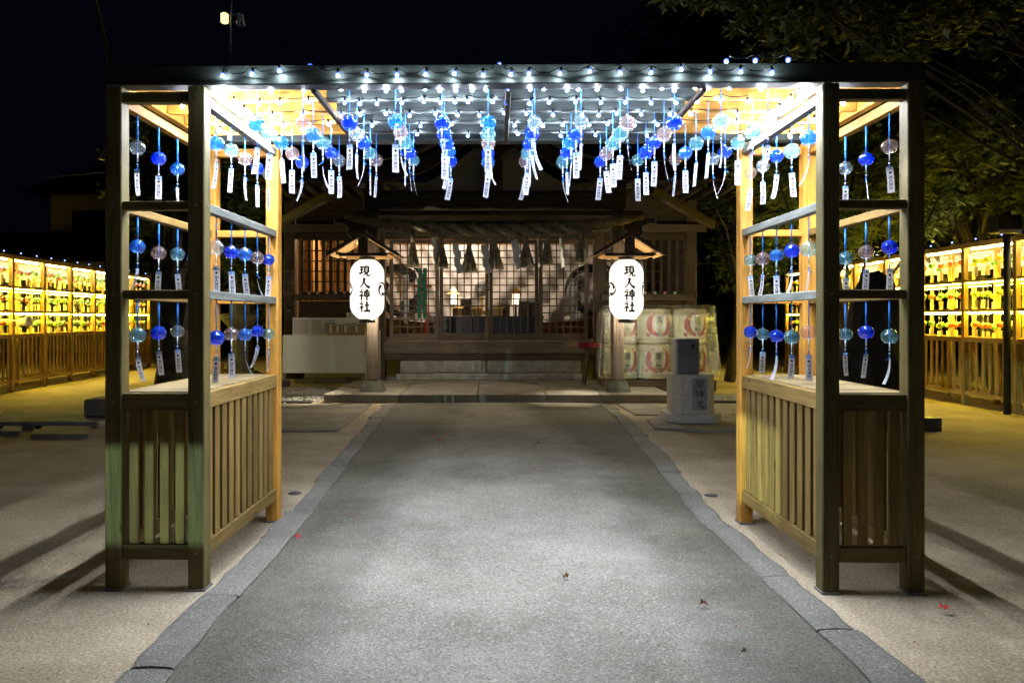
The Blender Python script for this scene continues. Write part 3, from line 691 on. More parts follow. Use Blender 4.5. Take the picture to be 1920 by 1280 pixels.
# altar and what stands on it
al = thing('altar_table', 'black altar table standing behind the middle doors', 'table', (0.02, FY+1.05, .85))
bx('table_top', -1.15, 1.15, -.25, .3, .46, .50, M['black'], al); bx('table_front', -1.13, 1.13, -.20, -.17, .02, .459, M['black'], al)
for x in (-1.1, 1.1): bx('leg', x-.03, x+.03, -.24, -.20, 0, .459, M['black'], al)
def offering(x, label):
    t = thing('offering_stand', label, 'offering stand', (x, FY+1.0, 1.351), 0, 'offering stands on the altar')
    bx('tray', -.13, .13, -.12, .12, .17, .21, 'pale', t); bx('stand_foot', -.09, .09, -.085, .085, 0, .169, 'pale', t)
    bx('gold_trim', -.135, .135, -.128, -.122, .16, .18, M['gold'], t, .001)
offering(-.22, 'pale wood offering stand at the middle of the altar'); offering(.22, 'pale wood offering stand right of the middle of the altar'); offering(-.62, 'pale wood offering stand on the left half of the altar')
def paperlamp(x, label):
    t = thing('altar_lamp', label, 'lamp', (x, FY+1.2, 1.351), 0, 'paper lamps on the altar')
    bx('lamp_post', -.02, .02, -.02, .02, 0, .25, M['black'], t)
    bx('paper_box', -.07, .07, -.07, .07, .251, .47, emit('altar_lamp_glow%d' % int(x*10+50), (1, .85, .6), 2.0), t)
    g = MB(); g.poly([(-.13, -.13, .471), (.13, -.13, .471), (.13, .13, .471), (-.13, .13, .471), (0, 0, .62)], [(0, 1, 4), (1, 2, 4), (2, 3, 4), (3, 0, 4), (3, 2, 1, 0)])
    obj('lamp_roof', g.mesh('lamp_roof', M['gold']), t)
paperlamp(-.72, 'lit paper lamp with a gilt roof on the left of the altar'); paperlamp(.60, 'lit paper lamp with a gilt roof on the right of the altar')
t = thing('altar_mirror', 'round silver mirror on a gilt stand at the altar centre', 'mirror', (-.12, FY+1.5, 1.36))
g = MB(); g.lathe([(.001, .01), (.15, .01), (.16, 0), (.15, -.01), (.001, -.01)], 24); o = obj('mirror_disc', g.mesh('mirror_disc', M['steel'], True), t, (0, 0, .58), (R(90), 0, 0))
bx('stand_foot', -.16, .16, -.06, .06, 0, .12, M['gold'], t); bx('stand_stem', -.03, .03, -.02, .02, .121, .42, M['gold'], t)
for x in (-.45, .35, .78, 1.0):
    t = thing('ritual_box', 'dark lidded box on the altar %s' % {-.45: 'left of the mirror', .35: 'right of the mirror', .78: 'near its right end', 1.0: 'at its right end'}[x], 'box', (x, FY+1.22, 1.351), 0, 'dark boxes on the altar')
    hh = random.uniform(.2, .42); bx('box_body', -.12, .12, -.1, .1, 0, hh, 'old', t); bx('lid', -.13, .13, -.11, .11, hh+.001, hh+.04, M['steel'], t)
def streamer(x, cols2, label, y=FY+1.0, zt_=2.55, zb_=1.15, w_=.07):
    t = thing('cloth_streamer', label, 'streamer', (x, y, zt_), 0)
    for i, c in enumerate(cols2):
        g = MB(); P = []
        for j in range(15):
            z = -(zt_-zb_)*j/14
            for k in range(3): P.append((i*(w_+.015)+k*w_/2+.012*math.sin(j*.9+i), .015*math.sin(j*.7+k), z))
        g.quadgrid(P, 15, 3); obj('cloth_strip', g.mesh('cloth_strip', M[c], True), t)
streamer(-1.45, ['green', 'green'], 'pair of green cloth streamers hanging left of the altar', FY+.9, 2.35, 1.3, .085)
streamer(-1.72, ['white'], 'white cloth streamer hanging nearest the left door post', FY+.7, 2.2, 1.2, .10)
streamer(1.72, ['white'], 'white cloth streamer hanging right of the altar', FY+.8, 2.1, 1.25, .13)
t = thing('banner_pole', 'red banner cross pole left of the altar', 'banner pole', (-1.28, FY+.95, .85)); bx('pole', -.02, .02, -.02, .02, 0, 1.45, M['red'], t); bx('cross_bar', -.28, .12, -.02, .02, 1.10, 1.14, M['red'], t)
# porch (kohai): pillars, beam, gable, roof
for x, nm in ((-1.845, 'left'), (2.09, 'right')):
    sb('porch_pillar', x-.095, x+.095, 11.75, 11.94, .30, 3.05, 'old', sh, .02)
    g = MB(); g.poly([(-.19, -.19, 0), (.19, -.19, 0), (.19, .19, 0), (-.19, .19, 0), (-.13, -.13, .17), (.13, -.13, .17), (.13, .13, .17), (-.13, .13, .17)],
                     [(0, 1, 5, 4), (1, 2, 6, 5), (2, 3, 7, 6), (3, 0, 4, 7), (4, 5, 6, 7)]); obj('pillar_base', g.mesh('pillar_base', matte('mossy_base_stone', (.12, .12, .095), .9, c2=(.06, .06, .045), scale=6, bump=.5)), sh, (x, 11.845-FY, .134))
    s = -1 if nm == 'left' else 1     # carved beam end (kibana), pale along its edge
    g = MB(); pr = [(0, .0), (.10, .02), (.22, .02), (.30, .10), (.28, .20), (.38, .26), (.52, .27), (.50, .33), (.30, .36), (.0, .36)]
    n = len(pr); pts = [(s*a, -.06, b) for a, b in pr]+[(s*a, .06, b) for a, b in pr]
    g.poly(pts, [tuple(range(n))[::s], tuple(range(n, 2*n))[::-s]]+[(i, (i+1) % n, n+(i+1) % n, n+i)[::-s] for i in range(n)])
    obj('carved_beam_end', g.mesh('carved_beam_end', W('dark', 0)), sh, (x+s*.10, 11.845-FY, 2.56))
    g = MB(); g.tube([(s*a, -.065, b) for a, b in pr[1:8]], .009, 6); obj('painted_edge', g.mesh('painted_edge', M['rust']), sh, (x+s*.10, 11.845-FY, 2.56))
sb('rainbow_beam', -2.0, 2.25, 11.76, 11.93, 3.051, 3.33, 'dark', sh, .03)
g = MB(); g.tube([(-2.1, 0, 0), (2.45, 0, 0)], .035, 10); obj('hanging_pole', g.mesh('hanging_pole', W('dark', 0)), sh, (0, 11.6-FY, 2.96))
for x in (-1.845, 2.09): sb('bracket_block', x-.16, x+.16, 11.68, 11.98, 3.331, 3.5, 'dark'); sb('bracket_arm', x-.42, x+.42, 11.74, 11.9, 3.501, 3.62, 'dark')
for x in (-1.98, 2.24): sb('beam_end_cap', x-.05, x+.05, 11.62, 11.66, 3.36, 3.44, M['rust'])
# plaster gable under a curved bargeboard
g = MB(); P = []; nx = 40
def arch(x, w_, h_): t = (x-.12)/w_; return h_*(math.exp(-(t*1.55)**2))
for i in range(nx+1):
    x = -1.95+4.15*i/nx
    for z in (3.335, max(3.34, 3.36+arch(x, 1.25, .80))): P.append((x, 11.84-FY, z))
g.quadgrid(P, nx+1, 2); obj('plaster_gable', g.mesh('plaster_gable', M['plaster']), sh)
g = MB(); P = []
for i in range(nx+1):
    x = -2.6+5.4*i/nx; z = 3.48+arch(x, 1.35, .78)
    P += [(x, 11.62-FY, z), (x, 11.62-FY, z+.24), (x, 11.74-FY, z+.24), (x, 11.74-FY, z), (x, 11.62-FY, z)]
g.quadgrid(P, nx+1, 5); obj('bargeboard', g.mesh('bargeboard', W('dark', 0)), sh)
g = MB(); pr = [(-.42, .30), (-.30, .12), (-.38, .02), (-.22, -.04), (-.12, -.14), (0, -.22), (.12, -.14), (.22, -.04), (.38, .02), (.30, .12), (.42, .30)]
n = len(pr); g.poly([(a, -.03, b) for a, b in pr]+[(a, .03, b) for a, b in pr], [tuple(range(n)), tuple(range(n, 2*n))[::-1]]+[(i, (i+1) % n, n+(i+1) % n, n+i)[::-1] for i in range(n)])
obj('gable_pendant', g.mesh('gable_pendant', W('dark', 0)), sh, (.12, 11.56-FY, 3.98))
for s in (-1, 1):
    g = MB(); pts = []
    for i in range(26):
        a = i*.36; r_ = .10-.0035*i; pts.append((s*(.18+r_*math.cos(a)), -.035, .10+r_*math.sin(a)))
    g.tube(pts, .008, 5); obj('carved_scroll', g.mesh('carved_scroll', W('old', 0)), sh, (.12, 11.56-FY, 3.98))
sb('king_post', .0, .24, 11.78, 11.83, 3.331, 3.95, 'dark')
g = MB(); P = []
for i in range(nx+1):
    x = -3.0+6.2*i/nx; z = 3.74+arch(x, 1.5, .80)
    for (yy, dz) in ((11.35, 0), (12.6, .25), (14.3, .75), (15.2, 1.15)): P.append((x, yy-FY, z+dz))
for i in range(nx+1): pass
g.quadgrid(P, nx+1, 4); obj('porch_roof', g.mesh('porch_roof', M['roof'], True), sh)
# main roof with eaves and ridge
g = MB(); P = []
for i in range(25):
    x = -6.2+12.6*i/24; up = .35*abs((x-.1)/6.3)**3
    for (yy, z) in ((12.9, 3.75), (13.8, 4.1), (15.0, 4.75), (16.2, 5.7), (16.6, 6.15)): P.append((x*(1 if yy < 16 else .8), yy-FY, z+up*(17-yy)/4))
g.quadgrid(P, 25, 5); obj('main_roof', g.mesh('main_roof', M['roof'], True), sh)
g = MB(); P = []
for i in range(25):
    x = -6.1+12.4*i/24
    for (yy, z) in ((12.95, 3.68), (14.42, 3.86)): P.append((x, yy-FY, z+.3*abs((x-.1)/6.3)**3))
g.quadgrid(P, 25, 2); obj('eave_soffit', g.mesh('eave_soffit', W('dark', 1)), sh)
for k in range(44):
    x = -6.0+k*.28; sb('rafter', x-.035, x+.035, 12.98, 14.36, 3.60, 3.67, 'dark')
sb('ridge', -5, 5.2, 16.5, 16.8, 6.1, 6.4, M['roof'])
g = MB(); g.lathe([(.10, 0), (.09, .5), (.07, .62), (.001, .66)], 10); obj('ridge_finial', g.mesh('ridge_finial', M['roof'], True), sh, ((940-CX)/F*16.5, 16.4-FY, 6.42))
for s, x in ((-1, -2.35), (1, 2.6)):
    beam('diagonal_rafter', (x, 11.7-FY, 3.35), (x+s*1.5, 13.4-FY, 3.0), .10, .14, 'dark', sh)
# number plate and sign board on the left corner post
sgn = obj('wall_sign', boxmesh(.20, .02, .52, W('old', 2)), None, (-3.87, FY-.085, 2.0)); tag(sgn, 'narrow wooden sign board on the left corner post of the hall', 'sign')
obj('lettering', warp(textmesh('受\n付', .17, M['ink'], .01, 1.3), upright), sgn, (0, -.0115, 0))
sgn = obj('number_plate', boxmesh(.10, .01, .13, M['black']), None, (-3.87, FY-.08, 1.48)); tag(sgn, 'small dark number plate low on the left corner post', 'number plate')
obj('lettering', warp(textmesh('6-20', .04, matte('plate_white', (.5, .5, .48)), .01), upright), sgn, (0, -.006, -.03))
# shimenawa rope
rp = thing('shimenawa_rope', 'thick twisted rice straw rope slung across the shrine porch', 'rope', (.10, 11.58, 2.70))
for s_ in range(3):
    pts = []; rad = []
    for i in range(141):
        t = i/140; u = 2*t-1; th = .035+.105*(1-abs(u)**2.2); a = u*15+s_*2*math.pi/3
        pts.append((u*2.35, math.cos(a)*th*.55, .24*u*u-.04+math.sin(a)*th*.55)); rad.append(th*.52)
    g = MB(); g.tube(pts, rad, 10); obj('rope_strand', g.mesh('rope_strand', M['rope'], True), rp)
for k, (px, zb_) in enumerate(((774, 503), (828, 505), (879, 512), (928, 506), (986, 503), (1026, 498), (1090, 494))):
    p = at(px, zb_, 11.52)
    t = thing('straw_tassel', 'straw tassel hanging from the thick rope, %s from the left' % ordn[k], 'tassel', (p.x, 11.52, p.z), 0, 'straw tassels on the shrine rope')
    g = MB(); g.tube([(0, 0, .40), (0, 0, .58)], .036, 8); obj('tassel_neck', g.mesh('tassel_neck', M['rope'], True), t)
    g = MB(); wv = .14 if k in (2, 4, 3) else .115
    for q in range(110):
        a = random.uniform(0, 6.28); r1 = wv*math.sqrt(random.random()); zz = random.uniform(0, .035)
        g.tube([(.03*math.cos(a), .03*math.sin(a), .41), (.62*r1*math.cos(a), .62*r1*math.sin(a), .21), (r1*math.cos(a), r1*math.sin(a), zz)], .0065, 4)
    obj('straw_skirt', g.mesh('straw_skirt', M['rope']), t)
for k, (px, py, tw) in enumerate(((814, 447, .9), (854, 460, 0), (907, 460, 0), (964, 452, 0), (1008, 448, 1.2), (1051, 448, 1.0))):
    p = at(px, py, 11.50); t = thing('paper_streamer', 'white zigzag paper streamer under the rope, %s from the left' % ordn[k], 'paper streamer', (p.x, 11.44, p.z), tw, 'zigzag paper streamers')
    zz = 0; xx = 0
    for q in range(4):
        g = MB(); g.poly([(xx-.05, 0, zz), (xx+.05, .004, zz+.02), (xx+.065, .004, zz-.11), (xx-.035, 0, zz-.14)], [(0, 3, 2, 1)])
        o = obj('paper_fold', g.mesh('paper_fold', M['white']), t); xx += .035*(1 if q % 2 == 0 else -.3); zz -= .105

# ------------------------------------------------------------------ lanterns with small roofs
lanm = None
def lantern_mat():
    m, nt, o = new_mat('lantern_paper'); L = nt.links.new
    tc = nd(nt, 'ShaderNodeTexCoord'); sp = nd(nt, 'ShaderNodeSeparateXYZ'); L(tc.outputs['Object'], sp.inputs[0])
    e = nd(nt, 'ShaderNodeEmission', i_1=LANT); e.inputs[0].default_value = (1, .93, .80, 1)
    d = nd(nt, 'ShaderNodeBsdfDiffuse'); d.inputs[0].default_value = (0, 0, 0, 1); a = nd(nt, 'ShaderNodeAddShader'); L(e.outputs[0], a.inputs[0]); L(d.outputs[0], a.inputs[1]); tp = nd(nt, 'ShaderNodeBsdfTransparent'); b = nd(nt, 'ShaderNodeMixShader', i_0=.25); L(a.outputs[0], b.inputs[1]); L(tp.outputs[0], b.inputs[2]); L(b.outputs[0], o.inputs[0]); return m
lanm = lantern_mat(); lanbulb = emit('lantern_bulb', (1, .90, .70), 6800)
def lr(z):      # lantern radius at height z (-.46 .. .46)
    t = abs(z)/.46; return .262*(1-max(0, (t-.45)/.55)**2.8*.55)+.0
for x, nm in ((-1.866, 'left'), (2.155, 'right')):
    t = thing('paper_lantern', 'lit white paper lantern with black characters hanging at the %s porch pillar' % nm, 'lantern', (x, 11.42, 1.75), 0, 'paper lanterns at the shrine porch')
    g = MB(); pf = []
    for i in range(121):
        z = -.46+.92*i/120; pf.append((lr(z)+.0035*math.cos(i*math.pi/2.5), z))
    g.lathe(pf, 40); obj('paper_shell', g.mesh('paper_shell', lanm, True), t)
    for z0, z1 in ((-.515, -.455), (.455, .505)):
        g = MB(); g.lathe([(.10, z0), (.125, z0), (.125, z1), (.10, z1), (.10, z0)], 24); obj('end_ring', g.mesh('end_ring', M['black'], True), t)
    g = MB(); g.sphere((.175, .0, -.28), .035, 12, 8); obj('lamp_bulb', g.mesh('lamp_bulb', lanbulb, True), t)
    g = MB(); g.tube([(0, 0, .50), (0, 0, .64)], .008, 6); obj('hanging_cord', g.mesh('hanging_cord', M['wire']), t)
    def lf(x_, z_, e_):
        r_ = lr(z_)+.0065+e_; a = x_/r_; return (r_*math.sin(a), -r_*math.cos(a), z_)
    tx = brush('現人神社', .168, .178, M['ink'], lf, 2.25); obj('lettering', tx, t)
    for s in (-1, 1):         # black comma crest on each flank
        for k in range(3):
            g = MB(); P = []; n = 18; a0 = k*2.094
            for i in range(n+1):
                q = i/n; a = a0+q*2.7; rr = .125*(.5+.45*q); wd = .125*.42*(1-q)**.8+.002
                if q < .15: wd *= math.sqrt(max(0, 1-((.15-q)/.15)**2))+.05
                for e_ in (rr-wd/2, rr+wd/2):
                    yy, zz = e_*math.cos(a), e_*math.sin(a); th = s*1.22+yy/.262; P.append((.2695*math.sin(th), -.2695*math.cos(th), zz))
            g.quadgrid(P, n+1, 2); obj('crest', g.mesh('crest', M['ink']), t)
    # small gable roof over it
    r_ = thing('lantern_roof', 'small wooden gable roof sheltering the %s paper lantern' % nm, 'canopy', (x-.01, 11.42, 2.27), 0, 'small roofs over the lanterns')
    for s in (-1, 1):
        ang = R(31)*s
        for k in range(5):
            y0 = -.34+k*.125
            bx('roof_board', -.29, .29, -.06, .06, -.009, .009, 'pale', r_); o = r_.children[-1] if False else bpy.data.objects[-1] if False else None
        for o in [c for c in r_.children if c.name.startswith('roof_board')][-5:]: pass
    ch = [c for c in r_.children if c.name.startswith('roof_board')]
    for i, o in enumerate(ch):
        s = -1 if i < 5 else 1; k = i % 5
        o.location = (s*.255, -.29+k*.123, .135); o.rotation_euler = (0, R(31)*s, 0)
    for s in (-1, 1):
        o = bx('roof_cover', -.31, .31, -.32, .33, -.008, .008, 'dark', r_); o.location = (s*.262, -.04, .162); o.rotation_euler = (0, R(31)*s, 0)
        o = bx('barge_board', -.33, .33, -.012, .012, -.022, .022, 'dark', r_); o.location = (s*.262, -.37, .158); o.rotation_euler = (0, R(31)*s, 0)
    bx('tie_beam', -.36, .36, -.345, -.31, -.03, .02, 'dark', r_); bx('tie_beam', -.36, .36, .20, .24, -.03, .02, 'pale', r_)
    bx('side_plate', -.40, -.36, -.33, .24, -.015, .02, 'pale', r_); bx('side_plate', .36, .40, -.33, .24, -.015, .02, 'pale', r_)
    bx('ridge_piece', -.05, .05, -.40, .30, .30, .37, 'dark', r_); bx('gable_post', -.075, .075, -.338, -.30, .021, .30, 'dark', r_)

# ------------------------------------------------------------------ table with notices
tb = thing('reception_table', 'white fronted folding table beside the shrine door, topped with notices', 'table', (-3.88, 13.95, 0))
bx('front_panel', 0, 1.55, -.01, .01, .27, .965, M['white'], tb); bx('table_top', 0, 1.55, .011, .6, .95, .985, M['white'], tb)
for x in (.03, 1.50):
    for y in (.03, .55): bx('leg', x-.02, x+.02, y, y+.04, .12, .949, M['steel'], tb)
for x in (-3.87, -2.36): tag(bx('concrete_block', x-.08, x+.08, 13.93, 14.12, 0, .119, M['dstone']), 'dark block under the %s leg of the white table' % ('left' if x < -3 else 'right'), 'block')
nt1 = thing('notice_board', 'wide pale notice board with printed sheets standing on the white table', 'notice board', (-3.72, 14.05, .986))
bx('board', 0, 1.28, 0, .02, 0, .33, M['white'], nt1)
greyink = matte('grey_print', (.2, .16, .16)); redink = matte('red_ink', (.35, .12, .13)); tealink = matte('teal_ink', (.08, .25, .3))
def sheet(x, w_, h_, z, inks, parent):
    o = bx('printed_sheet', x, x+w_, -.006, -.001, z, z+h_, matte('sheet%d' % random.randint(0, 999999), (.6, .6, .58)), parent, 0)
    g = MB()
    for k in range(int(h_/.026)):
        zz = -h_/2+.02+k*.026; a = -w_/2+.02
        while a < w_/2-.03:
            l_ = random.uniform(.015, .05); g.box(a, min(a+l_, w_/2-.015), -.0042, -.0036, zz, zz+.007); a += l_+.01
    obj('print_lines', g.mesh('print_lines', inks), o)
sheet(.02, .30, .28, .02, redink, nt1); sheet(.36, .2, .28, .02, greyink, nt1); sheet(.6, .22, .27, .03, tealink, nt1)
nt2 = thing('notice_card', 'taller white card standing behind the lantern on the white table', 'notice', (-2.72, 14.18, .986)); bx('card', 0, .42, 0, .015, 0, .43, M['white'], nt2)
o = obj('lettering', warp(textmesh('おみくじ', .085, M['ink'], .01), upright), nt2, (.21, -.003, .37)); sheet(.03, .36, .26, .03, greyink, nt2)
bxx = thing('fortune_box', 'open box with a small rope and paper streamers on the white table', 'box', (-3.03, 13.97, .986))
bx('box_front', 0, .70, 0, .015, 0, .19, 'top', bxx); bx('box_side', 0, .015, .016, .25, 0, .19, 'top', bxx); bx('box_side', .685, .70, .016, .25, 0, .19, 'top', bxx); bx('box_back', 0, .70, .251, .265, 0, .19, 'top', bxx)
g = MB(); g.tube([(-.05+.8*i/20, -.015, .20+.015*math.sin(i*.6)) for i in range(21)], .009, 6); obj('rope', g.mesh('rope', M['rope'], True), bxx)
for x in (.04, .17, .32, .53): bx('paper_streamer', x, x+.035, -.02, -.015, .05, .19, M['white'], bxx, .001)
# white locker right of the post
o = thing('white_cabinet', 'narrow white cabinet half hidden behind the left lantern pillar', 'cabinet', (-2.34, 14.05, .12)); bx('cabinet_body', 0, .26, 0, .25, 0, .95, M['white'], o); bx('cabinet_door', .01, .25, -.02, -.001, .02, .93, M['white'], o)

# ------------------------------------------------------------------ stool with folded red umbrella
t = thing('wooden_stool', 'tall dark wooden stool beside the right porch pillar', 'stool', (1.93, 13.2, .134))
bx('seat', -.19, .19, -.16, .16, .62, .65, 'dark', t)
for a in (-1, 1):
    for b in (-1, 1): beam('leg', (a*.21, b*.17, 0), (a*.12, b*.10, .62), .035, .035, 'dark', t)
    beam('stretcher', (a*.18, -.15, .22), (a*.18, .15, .22), .02, .03, 'dark', t)
for k in range(2):
    t = thing('paper_umbrella', ['folded red paper umbrella lying on the stool, pale handle to the left', 'second folded umbrella, darker, behind the red one on the stool'][k], 'umbrella', (1.93, 13.12+.12*k, .134+.69), R(-4+6*k), 'folded umbrellas on the stool')
    g = MB(); P = []
    n = 16
    for i in range(n):
        a = 2*math.pi*i/n; rr = 1 if i % 2 else .78
        for (x, q) in ((-.30, .045), (-.26, .055), (.05, .045), (.36, .012), (.40, .006)): P.append((x, q*rr*math.cos(a), q*rr*math.sin(a)))
    g.quadgrid(P, n, 5, True); obj('umbrella_canopy', g.mesh('umbrella_canopy', M['redp'] if k == 0 else matte('dark_plum', (.12, .03, .05), .7)), t)
    g = MB(); g.tube([(-.48, 0, 0), (-.26, 0, 0)], .012, 6); obj('handle', g.mesh('handle', W('pale', 0)), t)

# ------------------------------------------------------------------ sake barrels under plastic film
plat = tag(bx('barrel_skid', 1.98, 3.92, 12.6, 13.2, .05, .24, 'dark'), 'dark timber skid carrying the sake barrels', 'skid')
BR = .292
def cp(u, z, r): a = u/r; return Vector((r*math.sin(a), -r*math.cos(a), z))
def strip(pts, wds, mat, r):
    g = MB(); P = []; n = len(pts)
    for i, (u, z) in enumerate(pts):
        a = pts[max(0, i-1)]; b = pts[min(n-1, i+1)]; dx, dz = b[0]-a[0], b[1]-a[1]; l_ = math.hypot(dx, dz) or 1; nx_, nz_ = -dz/l_, dx/l_
        for k in range(4): q = (k/3-.5)*wds[i]; P.append(cp(u+nx_*q, z+nz_*q, r))
    g.quadgrid(P, n, 4); return g.mesh('print', mat, True)
BT = textmesh('鷹\n正\n宗', .125, M['ink'], .02, .88, 2); warp(BT, lambda c: cp(c.x, c.y, BR+.006))
HT = textmesh('清酒・鷹正宗', .034, greyink, .01, 1, 1); warp(HT, lambda c: cp(c.x, c.y, BR+.006))
k = 0
for lv, (z0, lvn) in enumerate(((.245, 'lower'), (.862, 'upper'))):
    for ci, px in enumerate((1164, 1226, 1292)):
        x = (px-CX)/F*12.9
        t = thing('sake_barrel', 'straw wrapped white sake barrel with red print, %s row, %s column' % (lvn, ['left', 'middle', 'right'][ci]), 'barrel', (x, 12.9, z0), R([10, 6, 12][ci]+random.uniform(-3, 3)), 'sake barrels beside the shrine')
        g = MB(); g.lathe([(.001, 0), (BR*.90, 0), (BR*.97, .04), (BR, .12), (BR, .48), (BR*.97, .56), (BR*.90, .605), (.001, .61)], 36); obj('barrel_body', g.mesh('barrel_body', M['barrel'], True), t)
        for zz in (.035, .10, .50, .575):
            rr = BR*(.985 if zz in (.035, .575) else 1.005); g = MB(); g.lathe([(rr, -.012), (rr+.012, 0), (rr, .012)], 36, (0, 0, zz)); obj('straw_band', g.mesh('straw_band', M['straw'], True), t)
        for s in (-1, 1):
            ctl = [(-.085, .53), (-.15, .47), (-.185, .38), (-.18, .29), (-.135, .21), (-.055, .155), (.0, .14)]; pts = []; wd = []
            for i in range(6):
                for q in (0, .33, .66): pts.append((-s*(ctl[i][0]*(1-q)+ctl[i+1][0]*q), ctl[i][1]*(1-q)+ctl[i+1][1]*q)); u_ = (i+q)/6; wd.append(.018+.085*math.sin(math.pi*min(1, u_*1.08))**.8)
            obj('red_swash', strip(pts, wd, M['redp'], BR+.005), t)
            pts = [(s*(.17+.02*i), .165-.012*math.sin(i*1.2)) for i in range(5)]; obj('red_wave', strip(pts, [.01, .05, .07, .05, .01], M['redp'], BR+.0065), t)
        obj('lettering', BT, t, (0, 0, .30)); obj('small_lettering', HT, t, (0, 0, .475))
def film_mat():
    m, nt, o = new_mat('clear_plastic_film'); L = nt.links.new
    t = nd(nt, 'ShaderNodeBsdfTransparent'); t.inputs[0].default_value = (.93, .93, .9, 1)
    g_ = nd(nt, 'ShaderNodeBsdfGlossy', i_Roughness=.16); g_.inputs[0].default_value = (1, 1, 1, 1)
    d = nd(nt, 'ShaderNodeBsdfTranslucent'); d.inputs[0].default_value = (.8, .8, .75, 1)
    tc = nd(nt, 'ShaderNodeTexCoord'); mp = nd(nt, 'ShaderNodeMapping'); mp.inputs['Scale'].default_value = (14, 14, 3); L(tc.outputs['Object'], mp.inputs[0])
    n = nd(nt, 'ShaderNodeTexNoise', i_Scale=1.5, i_Detail=4, i_Distortion=1.2); L(mp.outputs[0], n.inputs[0])
    bp = nd(nt, 'ShaderNodeBump', i_Strength=1, i_Distance=.06); L(n.outputs[0], bp.inputs['Height']); L(bp.outputs[0], g_.inputs['Normal'])
    a = nd(nt, 'ShaderNodeMixShader', i_0=.22); L(t.outputs[0], a.inputs[1]); L(g_.outputs[0], a.inputs[2])
    b = nd(nt, 'ShaderNodeMixShader', i_0=.025); L(a.outputs[0], b.inputs[1]); L(d.outputs[0], b.inputs[2]); L(b.outputs[0], o.inputs[0]); return m
g = MB(); P = []; nu, nv = 220, 30
for i in range(nu+1):
    s = i/nu; L1, L2 = .62, 2.0
    tot = L1*2+L2; q = s*tot
    if q < L1: x, y, nx_, ny_ = 1.99, 13.2-q, -1, 0
    elif q < L1+L2: x, y, nx_, ny_ = 1.99+(q-L1)*.97, 12.58, 0, -1
    else: x, y, nx_, ny_ = 3.93, 12.58+(q-L1-L2), 1, 0
    for j in range(nv+1):
        t_ = j/nv; z = 1.53-1.24*t_
        f = .018*math.sin(q*38+3*math.sin(t_*3+q*2))*(.25+t_)+.02*math.sin(q*11+t_*4)+.03*t_
        top = -.10*max(0, 1-t_*8)
        P.append((x+nx_*(f+top), y+ny_*(f+top), z+.012*math.sin(q*9)))
g.quadgrid(P, nu+1, nv+1)
P = []
for i in range(31):
    for j in range(9): P.append((2.08+1.82*i/30, 12.69+.5*j/8, 1.50+.03*math.sin(i*.7)*math.sin(j*1.1)+.02))
g.quadgrid(P, 31, 9)
tag(obj('plastic_sheet', g.mesh('plastic_sheet', film_mat(), True)), 'clear wrinkled plastic sheet draped over the stack of sake barrels', 'plastic sheet')

# ------------------------------------------------------------------ stone water pillar
t = thing('stone_water_post', 'pale stone water post with a dark inscribed plate and a tap block on top', 'water post', (2.545, 9.25, .03), R(-3))
def octo(w_, c, z0, z1, mat, name, parent, xo=0):
    pr = [(-w_+c, -w_), (w_-c, -w_), (w_, -w_+c), (w_, w_-c), (w_-c, w_), (-w_+c, w_), (-w_, w_-c), (-w_, -w_+c)]
    bm = bmesh.new(); vs = [bm.verts.new((a+xo, b, z0)) for a, b in pr]; f = bm.faces.new(vs[::-1]); r_ = bmesh.ops.extrude_face_region(bm, geom=[f])
    for v in [e for e in r_['geom'] if isinstance(e, bmesh.types.BMVert)]: v.co.z = z1
    bmesh.ops.recalc_face_normals(bm, faces=bm.faces); bmesh.ops.bevel(bm, geom=bm.edges[:], offset=.006, segments=1, affect='EDGES')
    me = bpy.data.meshes.new(name); bm.to_mesh(me); bm.free(); me.materials.append(mat); return obj(name, me, parent)
pale = matte('pale_granite', (.52, .49, .42), .8, c2=(.36, .34, .29), scale=40, bump=.3)
octo(.33, .12, 0, .10, pale, 'plinth', t); octo(.26, .10, .101, .585, pale, 'pillar_body', t)
bx('inscribed_plate', -.03, .145, -.268, -.262, .15, .545, M['stone'], t, .004)
obj('lettering', brush('御神水', .105, .122, M['ink'], lambda x_, z_, e_: (x_, -e_, z_), 1.25), t, (.057, -.2705, .348))
bx('tap_block', -.23, .06, -.24, .06, .587, 1.02, pale, t, .008); bx('tap_face', -.20, .058, -.252, -.241, .59, 1.018, matte('polished_grey_stone', (.13, .13, .12), .5, c2=(.07, .07, .065), scale=6, spec=.5), t, .003)
g = MB(); g.tube([(0, 0, 0), (0, -.07, .005), (0, -.09, -.03)], .012, 8); g.box(-.025, .025, -.05, -.03, .01, .02); obj('tap', g.mesh('tap', M['black'], True), t, (-.03, -.25, .93))

# paving slabs on the sand
sl = thing('paving_slabs', None, None); sl['kind'] = 'structure'; sl['label'] = 'broad worn slabs bedded in the sand beside the path'
def slab_poly(pts, z1, name='paving_slab'):
    n = len(pts); cx_ = sum(p[0] for p in pts)/n; cy_ = sum(p[1] for p in pts)/n
    ins = [((p[0]-cx_)*.985+cx_, (p[1]-cy_)*.985+cy_) for p in pts]
    g = MB(); g.poly([(p[0], p[1], 0) for p in pts]+[(p[0], p[1], z1-.008) for p in pts]+[(p[0], p[1], z1) for p in ins],
        [(i, (i+1) % n, n+(i+1) % n, n+i) for i in range(n)]+[(n+i, n+(i+1) % n, 2*n+(i+1) % n, 2*n+i) for i in range(n)]+[tuple(2*n+i for i in range(n))])
    obj(name, g.mesh(name, M['slab']), sl)
slab_poly([(1.95, 8.6), (2.6, 8.35), (3.1, 8.4), (3.3, 9.1), (3.2, 9.75), (2.3, 9.8), (2.02, 9.3)], .03)
slab_poly([(1.98, 9.85), (3.2, 9.8), (3.9, 10.1), (4.1, 11.1), (1.95, 11.15)], .02)
